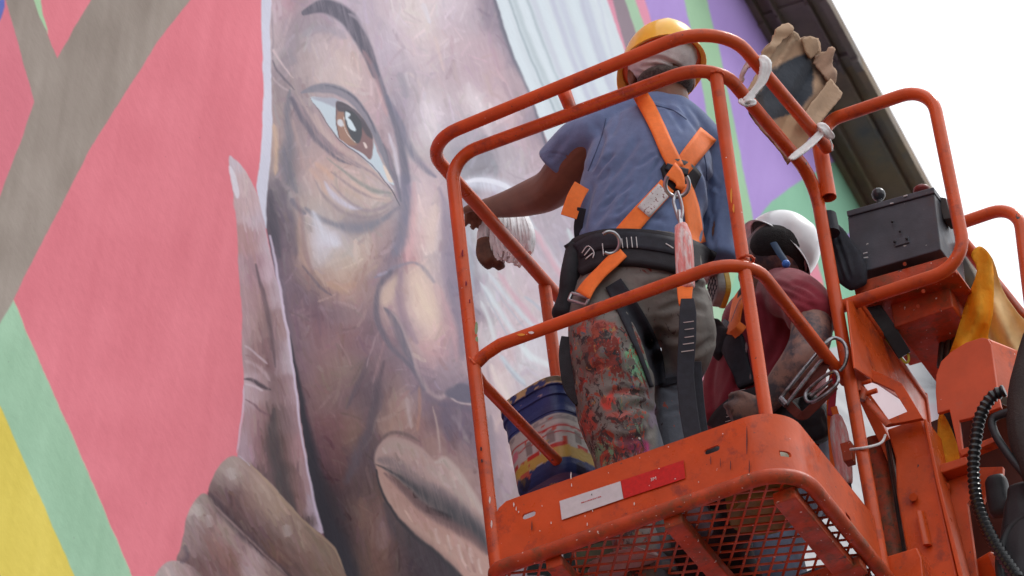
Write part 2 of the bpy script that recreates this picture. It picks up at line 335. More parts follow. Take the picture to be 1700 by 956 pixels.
# ---- face
face = [(449, -8), (448, -330), (520, -430), (640, -460), (740, -400), (790, -200), (820, -8), (846, 62), (876, 150), (906, 240), (940, 320), (975, 400), (1010, 500), (1010, 700), (990, 960), (900, 1080), (780, 1230), (640, 1260), (590, 1120), (575, 1000), (560, 961), (540, 905), (520, 830), (505, 760), (492, 640), (478, 560), (466, 500), (450, 440), (440, 380), (441, 330), (447, 262), (450, 200), (448, 110), (446, 50)]
F_ = """455,10,200,180,188 475,8,196,152,166 500,12,168,156,166 530,5,185,170,182 560,8,200,186,200 600,8,198,184,198 640,10,215,196,205 680,10,230,213,211 710,12,228,211,212 740,10,223,206,216 770,8,214,196,206 797,8,178,164,180 814,12,146,142,158
455,40,200,182,188 475,38,172,156,166 498,42,162,155,165 530,42,168,158,168 580,38,190,178,195 620,40,200,186,199 660,40,223,206,211 700,42,229,211,209 740,40,214,195,205 780,40,201,185,196 818,40,162,153,170
455,70,195,178,182 478,72,158,153,164 510,72,188,174,178 540,72,200,182,186 572,72,206,182,184 602,68,196,180,192 640,70,205,190,205 680,70,222,203,207 720,70,220,200,203 760,70,212,189,197 800,70,205,181,191 840,72,162,156,172
455,100,184,172,178 474,100,150,148,158 505,100,186,171,172 540,100,205,188,188 578,100,216,192,187 602,102,206,180,182 632,100,195,183,200 662,100,200,186,199 700,100,216,197,204 740,100,208,188,197 780,100,205,182,192 820,100,206,178,188 858,104,158,153,170
455,130,160,150,158 475,130,166,156,160 505,130,188,173,173 540,130,211,191,189 580,130,219,199,194 612,130,201,176,180 640,130,190,178,192 670,130,188,178,190 700,130,206,190,199 740,130,201,182,191 780,130,206,183,193 820,130,205,178,186 862,132,190,171,180
452,160,171,156,159 470,160,155,148,152 500,160,170,160,165 540,158,178,166,172 580,160,196,178,182 602,160,213,189,189 622,160,202,174,180 652,160,174,167,182 680,160,190,180,192 710,160,216,201,206 740,160,206,189,197 780,160,227,210,214 820,160,212,186,193 866,164,186,169,180
450,190,178,160,158 470,190,160,150,152 490,190,164,148,155 540,200,180,164,168 600,190,190,168,174 630,190,197,172,179 656,190,163,158,174 690,190,206,193,206 712,186,234,222,230 740,190,206,191,201 780,190,216,199,206 808,190,226,207,212 842,190,216,187,194 884,198,162,152,168
452,220,191,169,158 470,220,165,155,158 490,220,160,150,155 515,220,180,161,160 560,225,182,160,162 642,220,184,165,172 670,220,174,165,180 700,220,211,199,206 720,222,229,216,223 750,220,191,183,196 780,220,181,179,191 820,220,195,180,190 860,220,205,181,189 898,224,165,156,171
455,250,190,165,152 475,250,134,134,144 500,250,170,158,160 530,250,186,166,166 560,250,185,160,160 600,262,182,164,166 640,250,180,165,175 690,250,201,191,193 720,250,196,189,193 760,250,165,168,180 800,250,152,156,169 840,250,186,178,188 880,250,195,176,186
452,280,178,165,162 475,280,124,124,134 500,280,186,166,162 530,280,201,171,160 560,280,201,176,168 600,280,196,176,171 640,280,186,176,171 662,280,165,159,175 690,280,206,183,189 720,280,191,179,186 760,280,160,168,178 800,280,152,157,167 850,280,196,186,196
446,310,128,126,136 470,310,155,152,158 495,310,166,158,162 520,310,196,176,171 550,310,206,181,171 590,310,206,183,173 620,310,201,183,176 650,310,170,165,175 668,312,164,159,177 700,310,217,197,200 725,310,211,186,193 745,310,190,175,185 830,310,190,180,192
447,340,108,106,116 466,340,134,132,142 490,340,181,169,162 520,340,190,179,172 550,340,185,172,170 580,340,190,176,171 610,340,196,181,173 640,340,186,176,172 660,340,148,149,164 700,340,222,197,197 725,340,216,193,196 740,340,180,168,180 760,340,155,155,170 830,340,190,180,190
450,370,104,101,111 470,370,124,119,131 495,370,186,166,158 520,370,196,191,194 545,372,182,173,170 580,370,150,148,155 610,370,146,143,150 640,370,186,166,163 660,370,144,142,157 690,370,222,192,190 712,370,227,203,193 735,370,186,171,181 755,370,149,144,161 772,370,182,190,197
450,400,104,99,109 475,400,124,117,131 500,400,191,166,152 525,400,218,214,227 550,400,212,209,224 580,400,188,178,174 610,400,192,174,163 640,400,181,156,156 656,400,128,128,143 690,400,223,187,187 715,400,230,207,197 740,400,170,155,170 760,400,140,138,155 778,400,182,192,200
456,430,119,111,124 480,430,129,119,131 500,430,191,163,150 530,430,202,196,201 560,430,202,187,173 590,430,201,183,166 620,430,186,159,153 645,430,133,129,144 680,430,197,152,157 705,430,206,191,186 725,430,191,179,186 745,430,144,135,155 765,430,155,155,172
461,460,133,121,134 485,460,129,115,128 510,460,176,149,141 540,460,196,169,153 570,460,200,174,156 600,460,181,156,146 625,460,150,135,145 645,460,139,131,147 665,460,170,150,155 690,460,223,199,186 715,460,216,191,186 735,460,165,155,170 760,460,139,131,151 778,460,156,153,169
462,490,143,129,141 486,490,127,111,124 515,490,129,117,127 545,490,176,149,141 575,490,190,157,146 605,490,171,146,143 626,490,148,129,137 641,490,206,182,169 665,490,165,145,155 690,490,230,207,190 715,490,227,202,190 740,490,170,155,168 765,490,140,135,155 782,490,152,149,166
466,520,129,114,129 490,520,140,118,130 520,520,134,109,121 546,520,140,122,132 575,520,150,132,138 600,520,166,139,141 621,520,129,117,129 641,520,201,174,166 661,520,175,152,158 690,520,227,202,187 713,520,232,210,190 740,520,176,156,166 765,520,138,132,150 782,520,152,143,159
471,550,129,117,129 496,550,145,122,130 526,550,150,115,122 556,550,151,122,128 586,550,161,131,133 611,550,134,111,121 626,552,124,114,127 641,550,185,153,153 665,550,150,138,150 690,550,191,166,166 713,550,222,194,180 736,550,201,166,166 765,550,150,140,158 782,550,178,162,170
476,580,118,108,118 501,580,145,122,130 531,580,156,126,129 561,580,161,131,131 591,580,145,118,125 616,580,151,126,136 636,580,140,125,135 656,580,129,119,131 681,580,176,156,159 706,580,197,163,163 736,580,196,161,166 760,580,145,135,150 782,580,188,168,174
481,610,118,104,114 506,610,145,118,125 536,610,156,126,122 566,610,156,136,126 591,610,151,129,121 611,610,119,109,117 631,610,151,126,131 656,610,135,120,130 686,610,145,130,145 716,610,166,146,156 746,610,161,146,158 772,610,178,157,162
486,640,108,94,104 511,640,148,118,120 541,640,151,126,118 571,640,145,118,118 601,640,114,101,109 626,640,119,109,119 651,640,151,129,126 681,640,140,125,135 711,640,140,128,142 741,640,151,139,151 768,640,135,125,142
491,670,98,86,96 516,670,146,115,115 546,670,149,123,118 576,670,130,108,112 601,670,120,108,112 626,670,109,99,109 651,670,172,142,126 673,668,176,153,148 691,670,135,120,130 721,670,124,111,124 751,670,119,111,127 778,670,118,110,128
496,700,83,77,87 521,700,141,105,108 551,700,149,108,110 581,700,146,116,105 611,700,114,99,104 636,700,166,136,121 661,700,172,142,131 681,700,168,132,119 701,700,140,115,115 726,700,119,104,114 756,700,114,104,119 782,700,118,108,122
501,730,74,69,79 526,730,131,98,102 556,730,141,105,105 586,730,141,113,98 613,730,98,87,94 641,730,166,141,131 671,730,141,121,121 696,730,151,121,115 721,730,162,132,123 746,730,124,107,114 782,730,115,105,118
506,760,69,67,75 531,760,126,92,98 561,760,136,100,100 591,760,109,91,94 614,758,94,84,90 701,760,151,126,121 721,760,162,133,125 761,760,151,126,123 792,760,126,110,116
513,790,67,65,73 541,790,104,79,84 566,790,121,92,88 591,790,99,84,87 612,790,104,91,90 761,790,166,141,133 792,790,151,126,121
521,820,64,61,69 546,820,84,71,75 576,820,94,79,81 601,820,106,88,85 622,820,108,91,82 800,820,162,136,131
531,850,61,59,67 556,850,74,65,69 581,850,111,92,85 606,850,127,101,90 631,850,130,102,95 800,860,150,125,120
546,880,61,57,65 571,880,79,69,71 601,880,121,95,85 631,880,136,109,106 652,880,108,91,89
561,910,63,59,65 591,910,95,80,75 621,910,132,101,88 651,910,104,84,81 681,910,79,73,79 
571,940,73,67,71 601,940,106,88,78 631,940,127,96,82 661,940,94,79,79 691,940,74,69,75 722,940,69,67,73
800,400,205,200,206 830,420,200,190,198 860,400,196,184,194 890,380,190,180,192 920,400,186,178,192 800,440,200,205,212 840,460,206,196,202 880,460,205,188,196 920,470,200,186,196 950,440,190,182,194
800,500,205,206,212 840,520,206,192,200 880,520,208,194,200 920,540,202,190,198 960,520,196,186,194 800,560,204,200,204 840,570,206,186,194 880,590,208,204,212 920,600,204,192,200 960,600,200,190,198
800,620,200,182,186 830,640,214,196,196 870,640,200,192,200 920,640,204,190,198 810,680,178,162,170 840,700,200,176,174 880,690,196,176,180 810,740,160,148,158 840,760,176,158,162 870,740,196,170,166 820,800,156,144,152 850,820,160,148,152 880,880,150,140,146 820,870,150,140,146 820,940,120,112,118 900,700,190,172,176 950,700,190,175,180 950,850,150,140,148 1000,800,150,142,150"""
samples = [tuple(float(v) for v in q.split(',')) for q in F_.split()]
FF = field(samples, 13)
dk_ = np.clip((200-FF.mean(-1, keepdims=True))/90, 0, 1); FF += dk_*np.array([0., -2., 1.])+np.array([0., -1., 2.])
FF += ((BR-.5)*6+(streak(-10, 4.5, 55, 15)-.5)*7+(streak(70, 7, 22, 17)-.5)*7)[..., None]
def calm(F, k=.74, cs=1.04, piv=180, mc=(16, -5, -9.5)):
    lu = F.mean(-1, keepdims=True); return piv+(lu-piv)*cs+(F-lu)*k+np.array(mc)*(1-k)*np.clip((235-lu)/60, .3, 1.1)
FF = calm(FF)
w_, m_ = pmask(face, 1.1, False); CV[w_] += (FF[w_]-CV[w_])*m_[..., None]

def dabs(out, F, n, ln=(14, 46), wd=(2.5, 8), var=9, a=.6, ang=None, seed=3):
    """short loaded-brush strokes that follow the form"""
    r = np.random.default_rng(seed); P = np.array(out, float); x0, y0 = np.maximum(P.min(0), -5); x1, y1 = np.minimum(P.max(0), (1450, 960))
    lum = F.mean(-1); gyv, gxv = np.gradient(lum)
    xs = r.uniform(x0, x1, n*2); ys = r.uniform(y0, y1, n*2); k = inside(P, xs, ys); xs, ys = xs[k][:n], ys[k][:n]
    for x, y in zip(xs, ys):
        i = min(max(int((x+8)/1.62)+IX0, 2), X.shape[1]-3); j = min(max(int((y+8)/1.66)+IY0, 2), X.shape[0]-3)
        if ang is None:
            g = np.array([gxv[j-2:j+3, i-2:i+3].mean(), gyv[j-2:j+3, i-2:i+3].mean()]); q = np.hypot(*g)
            d = np.array([-g[1], g[0]])/(q+1e-9) if q > .25 else np.array([.25, .97])
            if d[1] < 0: d = -d
            d = d+np.array([.25, .97])*.25
        else: d = np.array([math.cos(R_(ang)), math.sin(R_(ang))])
        t = math.atan2(d[1], d[0])+r.normal(0, .16); l_ = r.uniform(*ln)/2; w_ = r.uniform(*wd); b = r.normal(0, .12)
        c = F[j, i]+r.normal(0, var)+r.normal(0, 2.4, 3); u = np.array([math.cos(t), math.sin(t)]); nn = np.array([-u[1], u[0]])
        p = [np.array([x, y])-u*l_, np.array([x, y])+nn*b*l_, np.array([x, y])+u*l_]; P2 = np.array(p)
        if not inside(P, P2[:, 0], P2[:, 1]).all(): continue
        stroke([tuple(q) for q in p], c, w_, .5, a, .75, True, 2)
dabs(face, FF, 2600)
# brow and forehead
stroke([(503, 22), (518, 15), (536, 11), (556, 17), (576, 32), (596, 62), (612, 95), (622, 125)], (112, 109, 122), [10, 17, 24, 27, 27, 25, 20, 14], .45, .95, .35)
stroke([(618, 112), (636, 157), (650, 195), (662, 232), (668, 268), (672, 300)], (124, 123, 138), [13, 9, 8, 11, 13, 12], .6, .9, .3)
stroke([(575, 22), (592, 34), (612, 66), (628, 100)], (205, 190, 202), 5, .8, .5)
stroke([(640, 160), (662, 205), (680, 250), (700, 278), (722, 294)], (130, 130, 148), [5, 9, 12, 10, 4], .9, .75)
stroke([(500, 60), (520, 48), (548, 50), (572, 64)], (172, 164, 176), 12, 1, .6)
stroke([(600, 84), (615, 110), (628, 150), (642, 195)], (222, 170, 170), 7, 1, .4)
stroke([(700, 6), (706, 24), (712, 40)], (236, 230, 240), 7, .9, .7); stroke([(718, 60), (728, 90), (736, 120)], (230, 205, 200), 6, 1, .5)
for p in ([(775, 140), (782, 165), (800, 195), (812, 230)], [(700, 170), (712, 192), (722, 214)]): stroke(p, (236, 224, 230), [6, 15, 16, 6], 1, .6)
stroke([(660, 120), (668, 140), (672, 165)], (160, 158, 168), 10, 1, .55); stroke([(640, 30), (668, 60), (700, 92)], (214, 192, 206), 9, 1, .4)
stroke([(818, -5), (834, 48), (852, 95), (876, 152), (893, 200), (906, 238)], (118, 120, 134), [5, 8, 9, 6, 7, 8], .9, .9, .3, False)
# left contour, crow's feet
stroke([(449, 20), (451, 60), (450, 96)], (150, 140, 150), 3, .6, .6)
stroke([(452, 84), (462, 100), (474, 118), (484, 130)], (222, 200, 204), [5, 4, 3, 2], .6, .8)
stroke([(450, 100), (458, 118), (474, 136), (486, 150)], (118, 112, 124), [2, 4, 4, 2], .6, .8)
stroke([(450, 128), (462, 142), (478, 152)], (205, 185, 190), 4, .6, .6)
stroke([(452, 206), (455, 230), (456, 262), (454, 292)], (220, 188, 164), 7, .9, .7)
stroke([(478, 150), (474, 190), (477, 225), (472, 262), (478, 296), (490, 320)], (126, 126, 138), [4, 10, 13, 19, 16, 5], .9, .75)
stroke([(481, 164), (494, 190), (507, 209), (522, 231), (541, 250), (562, 266), (580, 274)], (116, 112, 126), [7, 10, 9, 9, 7, 5, 2], .8, .85)
stroke([(494, 160), (508, 182), (528, 214), (550, 238)], (196, 176, 174), [3, 6, 7, 4], .9, .7)
stroke([(520, 190), (535, 215), (556, 240), (590, 262)], (206, 184, 180), [3, 8, 8, 4], .9, .6)
stroke([(520, 270), (540, 285), (552, 300)], (214, 176, 158), 8, 1, .6)
stroke([(556, 258), (585, 268), (612, 284), (640, 308), (655, 330)], (214, 188, 184), [3, 7, 8, 7, 3], .9, .7)
stroke([(540, 262), (568, 284), (594, 303), (612, 314), (630, 319), (648, 322)], (142, 148, 146), [2, 4, 6, 8, 6, 2], .8, .7)
stroke([(580, 300), (600, 318), (630, 332), (650, 336)], (214, 186, 176), 7, 1, .6)
stroke([(536, 302), (546, 318), (560, 332), (580, 344), (598, 347)], (208, 204, 222), [3, 8, 10, 8, 3], .8, .85)
stroke([(548, 306), (566, 325), (588, 343), (606, 350), (632, 346), (650, 334)], (160, 146, 156), [2, 4, 5, 6, 6, 3], .8, .7)
stroke([(505, 345), (525, 362), (552, 372), (580, 379), (608, 377), (634, 364), (648, 352)], (136, 136, 150), [4, 9, 9, 15, 15, 9, 3], .95, .8)
stroke([(517, 352), (526, 372), (540, 394), (556, 406)], (222, 222, 234), [5, 13, 20, 12], 1, .8)
stroke([(480, 330), (492, 345), (506, 356)], (130, 126, 140), 8, 1, .8)
stroke([(446, 318), (449, 350), (453, 385), (458, 425)], (94, 91, 102), [6, 13, 17, 10], .9, .85)
stroke([(496, 362), (492, 395), (498, 425), (512, 448)], (204, 172, 158), [4, 9, 9, 5], 1, .6)
stroke([(500, 442), (516, 462), (532, 480), (548, 492)], (116, 106, 120), [3, 5, 5, 2], .8, .8)
stroke([(540, 470), (565, 480), (590, 470)], (200, 164, 146), 12, 1, .5)
for k, x in enumerate((474, 486, 498, 510, 522, 538, 556)): stroke([(x, 484+k % 3*6), (x+3, 520), (x+8, 560+k % 2*20)], ((152, 126, 136), (128, 106, 120), (160, 134, 140))[k % 3], 4, 1, .55)
# eye
stroke([(498, 154), (516, 148), (536, 146), (560, 151), (586, 168), (608, 198), (626, 234), (640, 268), (653, 298)], (143, 141, 153), [4, 12, 17, 18, 15, 13, 12, 10, 5], .5, .95, .25)
stroke([(536, 142), (560, 147), (588, 164), (612, 198), (622, 222)], (112, 110, 124), [1, 3, 4, 4, 2], .7, .75)
poly([(514, 162), (538, 163), (560, 167), (584, 180), (604, 206), (620, 240), (633, 272), (652, 306), (640, 301), (622, 285), (600, 263), (578, 245), (560, 230), (544, 208), (528, 184)], (202, 214, 224), 1.0)
poly([(516, 162), (540, 162), (560, 167), (562, 178), (552, 178), (534, 170)], (176, 176, 190), 2.4, .9)
poly([(557, 169), (574, 174), (594, 190), (611, 216), (618, 240), (614, 265), (602, 257), (582, 245), (563, 234), (557, 208), (555, 186)], (146, 120, 122), 1.0)
poly([(558, 186), (570, 184), (574, 205), (582, 226), (590, 240), (575, 240), (563, 232), (558, 210)], (172, 138, 122), 2.2, .8)
poly([(557, 169), (576, 175), (596, 192), (612, 216), (616, 232), (604, 222), (592, 202), (574, 188), (558, 184)], (104, 100, 108), 1.8, .95)
poly([(570, 184), (584, 186), (596, 202), (598, 222), (592, 238), (582, 232), (574, 214), (570, 198)], (94, 96, 102), 1.2)
poly([(571, 186), (579, 190), (576, 196), (572, 200)], (214, 226, 234), .9); poly([(573, 198), (580, 200), (588, 214), (586, 218), (577, 212)], (216, 230, 238), .9)
stroke([(570, 190), (568, 204), (572, 218), (580, 230), (591, 239)], (232, 222, 214), 1.9, .5, .95, 0)
poly([(559, 200), (565, 199), (568, 208), (564, 211), (559, 207)], (214, 214, 220), 1)
poly([(600, 237), (604, 238), (608, 245), (605, 247)], (228, 210, 206), .8)
stroke([(557, 170), (555, 190), (558, 214), (562, 232)], (96, 84, 88), 2, .6, .7, 0)
poly([(634, 276), (640, 280), (650, 302), (643, 300)], (232, 212, 200), 1)
stroke([(560, 231), (580, 246), (602, 262), (624, 284), (642, 304), (652, 318)], (216, 212, 226), [1.5, 3, 3.4, 3, 3, 1.5], .5, .95, .15)
stroke([(514, 164), (528, 187), (546, 212), (562, 234), (590, 254), (616, 276), (638, 302), (652, 324), (661, 342)], (104, 104, 116), [1, 1.8, 2, 2.4, 2.6, 2.6, 2.4, 3, 2], .5, .9, .1)
stroke([(634, 240), (646, 268), (656, 302), (663, 334)], (112, 114, 128), [4, 7, 7, 4], .7, .9); stroke([(644, 222), (651, 246), (657, 276), (662, 312)], (216, 208, 220), [3, 7, 7, 2], .7, .85)
stroke([(630, 225), (640, 250), (650, 285)], (178, 152, 160), 4, .8, .7)
for pts, c, wd, a in (([(500, 176), (516, 208), (540, 240), (566, 262), (596, 280)], (136, 126, 138), [3, 6, 6, 4, 2], .75), ([(530, 222), (556, 250), (590, 272), (622, 292), (644, 314)], (146, 134, 144), [2, 4, 5, 4, 2], .7),
    ([(548, 286), (572, 304), (604, 324), (636, 332)], (150, 136, 144), [2, 5, 5, 2], .65), ([(520, 300), (536, 326), (560, 348), (590, 360), (620, 360), (644, 348)], (150, 138, 146), [2, 5, 6, 6, 5, 2], .6),
    ([(512, 282), (528, 300), (540, 322)], (208, 178, 166), [4, 7, 4], .6), ([(600, 312), (620, 326), (644, 330)], (216, 190, 182), [3, 6, 3], .6), ([(484, 200), (492, 240), (504, 280)], (188, 164, 162), [4, 8, 5], .6),
    ([(490, 330), (500, 372), (504, 420), (520, 460)], (150, 126, 132), [4, 8, 8, 4], .5), ([(456, 300), (470, 330), (484, 370), (488, 420)], (116, 108, 122), [6, 12, 14, 8], .6), ([(560, 176), (582, 182), (602, 204)], (120, 116, 126), [2, 4, 2], .6),
    ([(528, 150), (560, 154), (590, 174), (614, 208)], (158, 150, 162), [3, 6, 6, 3], .8), ([(640, 250), (652, 290), (660, 330)], (150, 140, 154), [3, 5, 3], .7)): stroke(pts, c, wd, 1, a, .6)
# nose
stroke([(668, 296), (671, 330), (671, 360), (664, 392), (654, 420)], (134, 132, 150), [14, 16, 17, 20, 14], 1, .85)
stroke([(640, 366), (652, 350), (664, 344)], (138, 134, 148), 6, 1, .6)
stroke([(685, 306), (684, 350), (680, 400), (673, 432)], (222, 178, 182), [6, 11, 12, 8], 1, .6)
stroke([(720, 340), (716, 380), (714, 420)], (232, 210, 202), 14, 1, .6)
stroke([(728, 312), (738, 350), (742, 400), (748, 440), (752, 480)], (146, 136, 156), [5, 12, 20, 26, 20], 1, .6)
stroke([(748, 320), (766, 380), (778, 440), (782, 500)], (180, 188, 200), [6, 14, 12, 5], 1, .8)
stroke([(620, 462), (636, 455), (650, 446), (668, 440), (682, 436), (694, 440), (706, 452), (718, 468)], (142, 138, 154), [3, 6, 7, 5, 4, 5, 7, 5], .8, .8)
stroke([(624, 458), (640, 452)], (176, 170, 190), 5, .8, .7)
stroke([(646, 452), (632, 469), (623, 495), (624, 529), (635, 559), (654, 584), (673, 602), (690, 622), (702, 645)], (112, 108, 122), [7, 9, 9, 9, 8, 7, 7, 9, 8], .75, .85)
poly([(652, 458), (658, 466), (655, 484), (646, 502), (636, 508), (630, 498), (634, 478)], (212, 188, 174), 8, .75)
poly([(676, 446), (694, 444), (712, 466), (726, 500), (728, 532), (716, 546), (698, 532), (680, 500), (670, 470)], (222, 196, 182), 15, .6)
stroke([(690, 470), (700, 496), (710, 520)], (234, 216, 194), 10, 1, .3); stroke([(720, 470), (732, 510), (738, 550)], (196, 164, 166), 12, 1, .5); stroke([(704, 560), (712, 590), (716, 612)], (200, 164, 166), 20, 1, .35)
stroke([(664, 452), (660, 480), (662, 510), (672, 540), (690, 570)], (156, 136, 150), [5, 10, 12, 12, 6], 1, .75)
stroke([(636, 512), (648, 524), (660, 550), (672, 582), (684, 606)], (112, 110, 124), [3, 10, 15, 12, 5], .9, .8)
stroke([(648, 518), (660, 534), (672, 560), (684, 592), (692, 618), (706, 645), (724, 660), (740, 654), (756, 636)], (188, 168, 170), [2, 4, 5, 5, 6, 7, 8, 6, 3], 1, .62)
stroke([(730, 480), (742, 520), (752, 560), (756, 600)], (206, 166, 172), [4, 9, 9, 4], 1, .5)
stroke([(742, 460), (750, 500), (760, 545), (766, 600)], (138, 130, 146), 8, 1, .6)
poly([(736, 655), (750, 641), (766, 637), (786, 648), (786, 668), (762, 668)], (108, 104, 120), 3.5, .9)
stroke([(745, 661), (762, 670), (788, 672)], (188, 170, 172), 3.4, .7, .9, .2); stroke([(722, 672), (750, 672), (772, 680), (790, 678)], (112, 102, 118), 8, 1, .7)
stroke([(690, 640), (706, 660), (724, 670)], (122, 110, 124), 9, 1, .7)
# mouth side lines
stroke([(612, 590), (600, 622), (588, 648), (574, 678)], (108, 96, 106), [4, 9, 9, 4], .9, .8)
stroke([(636, 600), (626, 640), (620, 676), (611, 714), (596, 746), (584, 776), (572, 800)], (100, 90, 100), [4, 8, 12, 16, 18, 16, 10], .95, .75)
stroke([(622, 556), (614, 582), (606, 612)], (172, 148, 156), 3.4, .7, .8); stroke([(634, 566), (630, 590), (616, 640)], (164, 136, 142), 4.5, .8, .7)
stroke([(672, 660), (676, 684), (680, 712)], (192, 174, 174), 7, 1, .6); stroke([(694, 640), (694, 680), (690, 716)], (176, 134, 118), 5, 1, .6)
stroke([(716, 676), (722, 696), (726, 724), (728, 752)], (178, 156, 152), [2, 4, 4, 2], .7, .8); stroke([(738, 676), (740, 700), (744, 728)], (106, 98, 116), [16, 24, 10], 1, .6)
stroke([(748, 690), (760, 706), (774, 730)], (146, 132, 142), 6, 1, .5)
# lips
poly([(620, 758), (628, 736), (648, 726), (672, 729), (696, 743), (720, 764), (734, 758), (754, 773), (776, 806), (796, 836), (812, 870), (812, 910), (770, 872), (738, 852), (706, 840), (678, 812), (650, 790), (624, 776)], (176, 150, 147), 3)
poly([(622, 770), (640, 784), (656, 800), (682, 828), (704, 850), (724, 858), (756, 872), (786, 896), (815, 930), (830, 962), (768, 962), (748, 944), (722, 918), (694, 898), (664, 868), (644, 840), (630, 812)], (182, 148, 140), 2.4)
stroke([(624, 740), (636, 725), (652, 718), (674, 722), (694, 733)], (112, 94, 96), [2, 5, 6, 6, 2], .8, .8)
stroke([(634, 752), (650, 740), (672, 744), (690, 758)], (176, 158, 152), 14, 1, .7)
stroke([(628, 764), (645, 768), (672, 784), (700, 806), (730, 820), (762, 850), (800, 888)], (128, 114, 118), [8, 16, 18, 18, 18, 18, 14], 1, .8)
stroke([(720, 768), (736, 766), (754, 784), (776, 818), (798, 852)], (184, 170, 165), [4, 12, 13, 12, 8], 1, .75)
stroke([(706, 776), (728, 790), (752, 812), (778, 846)], (172, 158, 154), 14, 1, .5)
stroke([(636, 786), (660, 806), (690, 834), (722, 856), (760, 874), (800, 902)], (118, 94, 96), [4, 10, 14, 18, 18, 14], 1, .8)
stroke([(628, 792), (640, 822), (660, 850), (688, 876), (720, 898), (752, 924), (784, 950)], (188, 160, 150), [3, 6, 8, 9, 10, 10, 9], 1, .5)
stroke([(656, 822), (684, 850), (716, 874), (748, 890)], (170, 136, 128), 10, 1, .5)
dabs([(640, 800), (700, 850), (800, 905), (812, 955), (770, 955), (690, 885), (650, 840)], CV.copy(), 150, (10, 30), (3, 7), 13, .6, 68, 21)
dabs([(624, 770), (632, 738), (672, 732), (716, 764), (736, 762), (790, 840), (806, 880), (740, 830), (680, 800)], CV.copy(), 150, (8, 24), (3, 7), 11, .6, 62, 22)
stroke([(640, 776), (664, 786), (694, 806), (724, 820), (752, 838), (784, 862), (812, 890)], (104, 94, 100), [2, 6, 12, 18, 20, 18, 16], 1, .5, .4)
stroke([(622, 771), (640, 780), (662, 793), (690, 814), (716, 833), (744, 850), (778, 874), (812, 908)], (70, 70, 76), [2, 4, 7, 13, 22, 26, 22, 18], 1.1, .88, .3, False)
stroke([(650, 796), (676, 822), (704, 846), (736, 866), (770, 886), (806, 916)], (112, 90, 92), [3, 8, 12, 14, 14, 10], 1, .75, .4)
for x, y in ((742, 900), (760, 916), (778, 922), (794, 940), (722, 890)): stroke([(x-2, y-13), (x, y), (x+5, y+14)], (208, 190, 184), 5, 1, .6)
stroke([(622, 780), (629, 810), (643, 840), (663, 868), (690, 895), (718, 916), (748, 944), (766, 964)], (60, 58, 64), [3, 4, 5, 6, 7, 7, 8, 8], .8, .95, .15)
stroke([(636, 838), (656, 878), (694, 916), (734, 954)], (76, 70, 76), [8, 22, 32, 34], 1, .7)
for x, y in ((596, 850), (614, 880), (632, 900)): stroke([(x, y-24), (x+4, y), (x+2, y+30)], (140, 110, 100), 12, 1, .4)
stroke([(632, 866), (636, 890), (634, 912)], (156, 130, 132), 10, 1, .45)
# deep shadow shape between finger and cheek
stroke([(478, 556), (486, 600), (494, 650), (500, 690), (508, 740), (520, 800), (538, 860), (560, 915), (580, 962)], (62, 60, 69), [3, 6, 9, 13, 22, 26, 30, 34, 30], .8, .95, .2, False)
stroke([(528, 780), (548, 830), (568, 862)], (72, 66, 72), [4, 16, 6], 1, .6); stroke([(452, 420), (464, 470), (474, 520), (482, 560)], (116, 104, 118), [12, 10, 8, 4], 1, .7)
# hair strands, upper right
hair = [(819, -900), (819, -8), (836, 48), (853, 95), (877, 152), (896, 206), (930, 300), (1100, 600), (1080, 260), (1036, 86), (1003, -8), (960, -900)]
HR = np.array([222, 230, 237.])+((streak(-20, 10, 160, 91)-.5)*13)[..., None]*np.array([1, .85, .7])
w_, m_ = pmask(hair, 1.2, False); CV[w_] += (HR[w_]-CV[w_])*m_[..., None]
for a, b, c, wd in (((840, -10), (930, 205), (170, 184, 192), 4), ((848, -10), (940, 205), (196, 208, 214), 9), ((870, -10), (975, 240), (182, 194, 202), 5), ((880, -10), (985, 240), (212, 216, 228), 10), ((912, -10), (1010, 240), (204, 206, 224), 9), ((926, -10), (1025, 240), (208, 212, 228), 10), ((960, -10), (1050, 240), (200, 202, 220), 8), ((968, -10), (1060, 250), (206, 210, 226), 9), ((990, -10), (1062, 240), (214, 220, 232), 5)):
    mid = ((a[0]+b[0])/2-6, (a[1]+b[1])/2); stroke([a, mid, b], c, wd, .9, .8, .15, False)
for a, b in (((828, -10), (905, 200)), ((860, -10), (958, 215)), ((892, -10), (1000, 245)), ((945, -10), (1040, 240))): stroke([a, ((a[0]+b[0])/2-6, (a[1]+b[1])/2), b], (228, 238, 245), 12, .9, .7, .15, False)
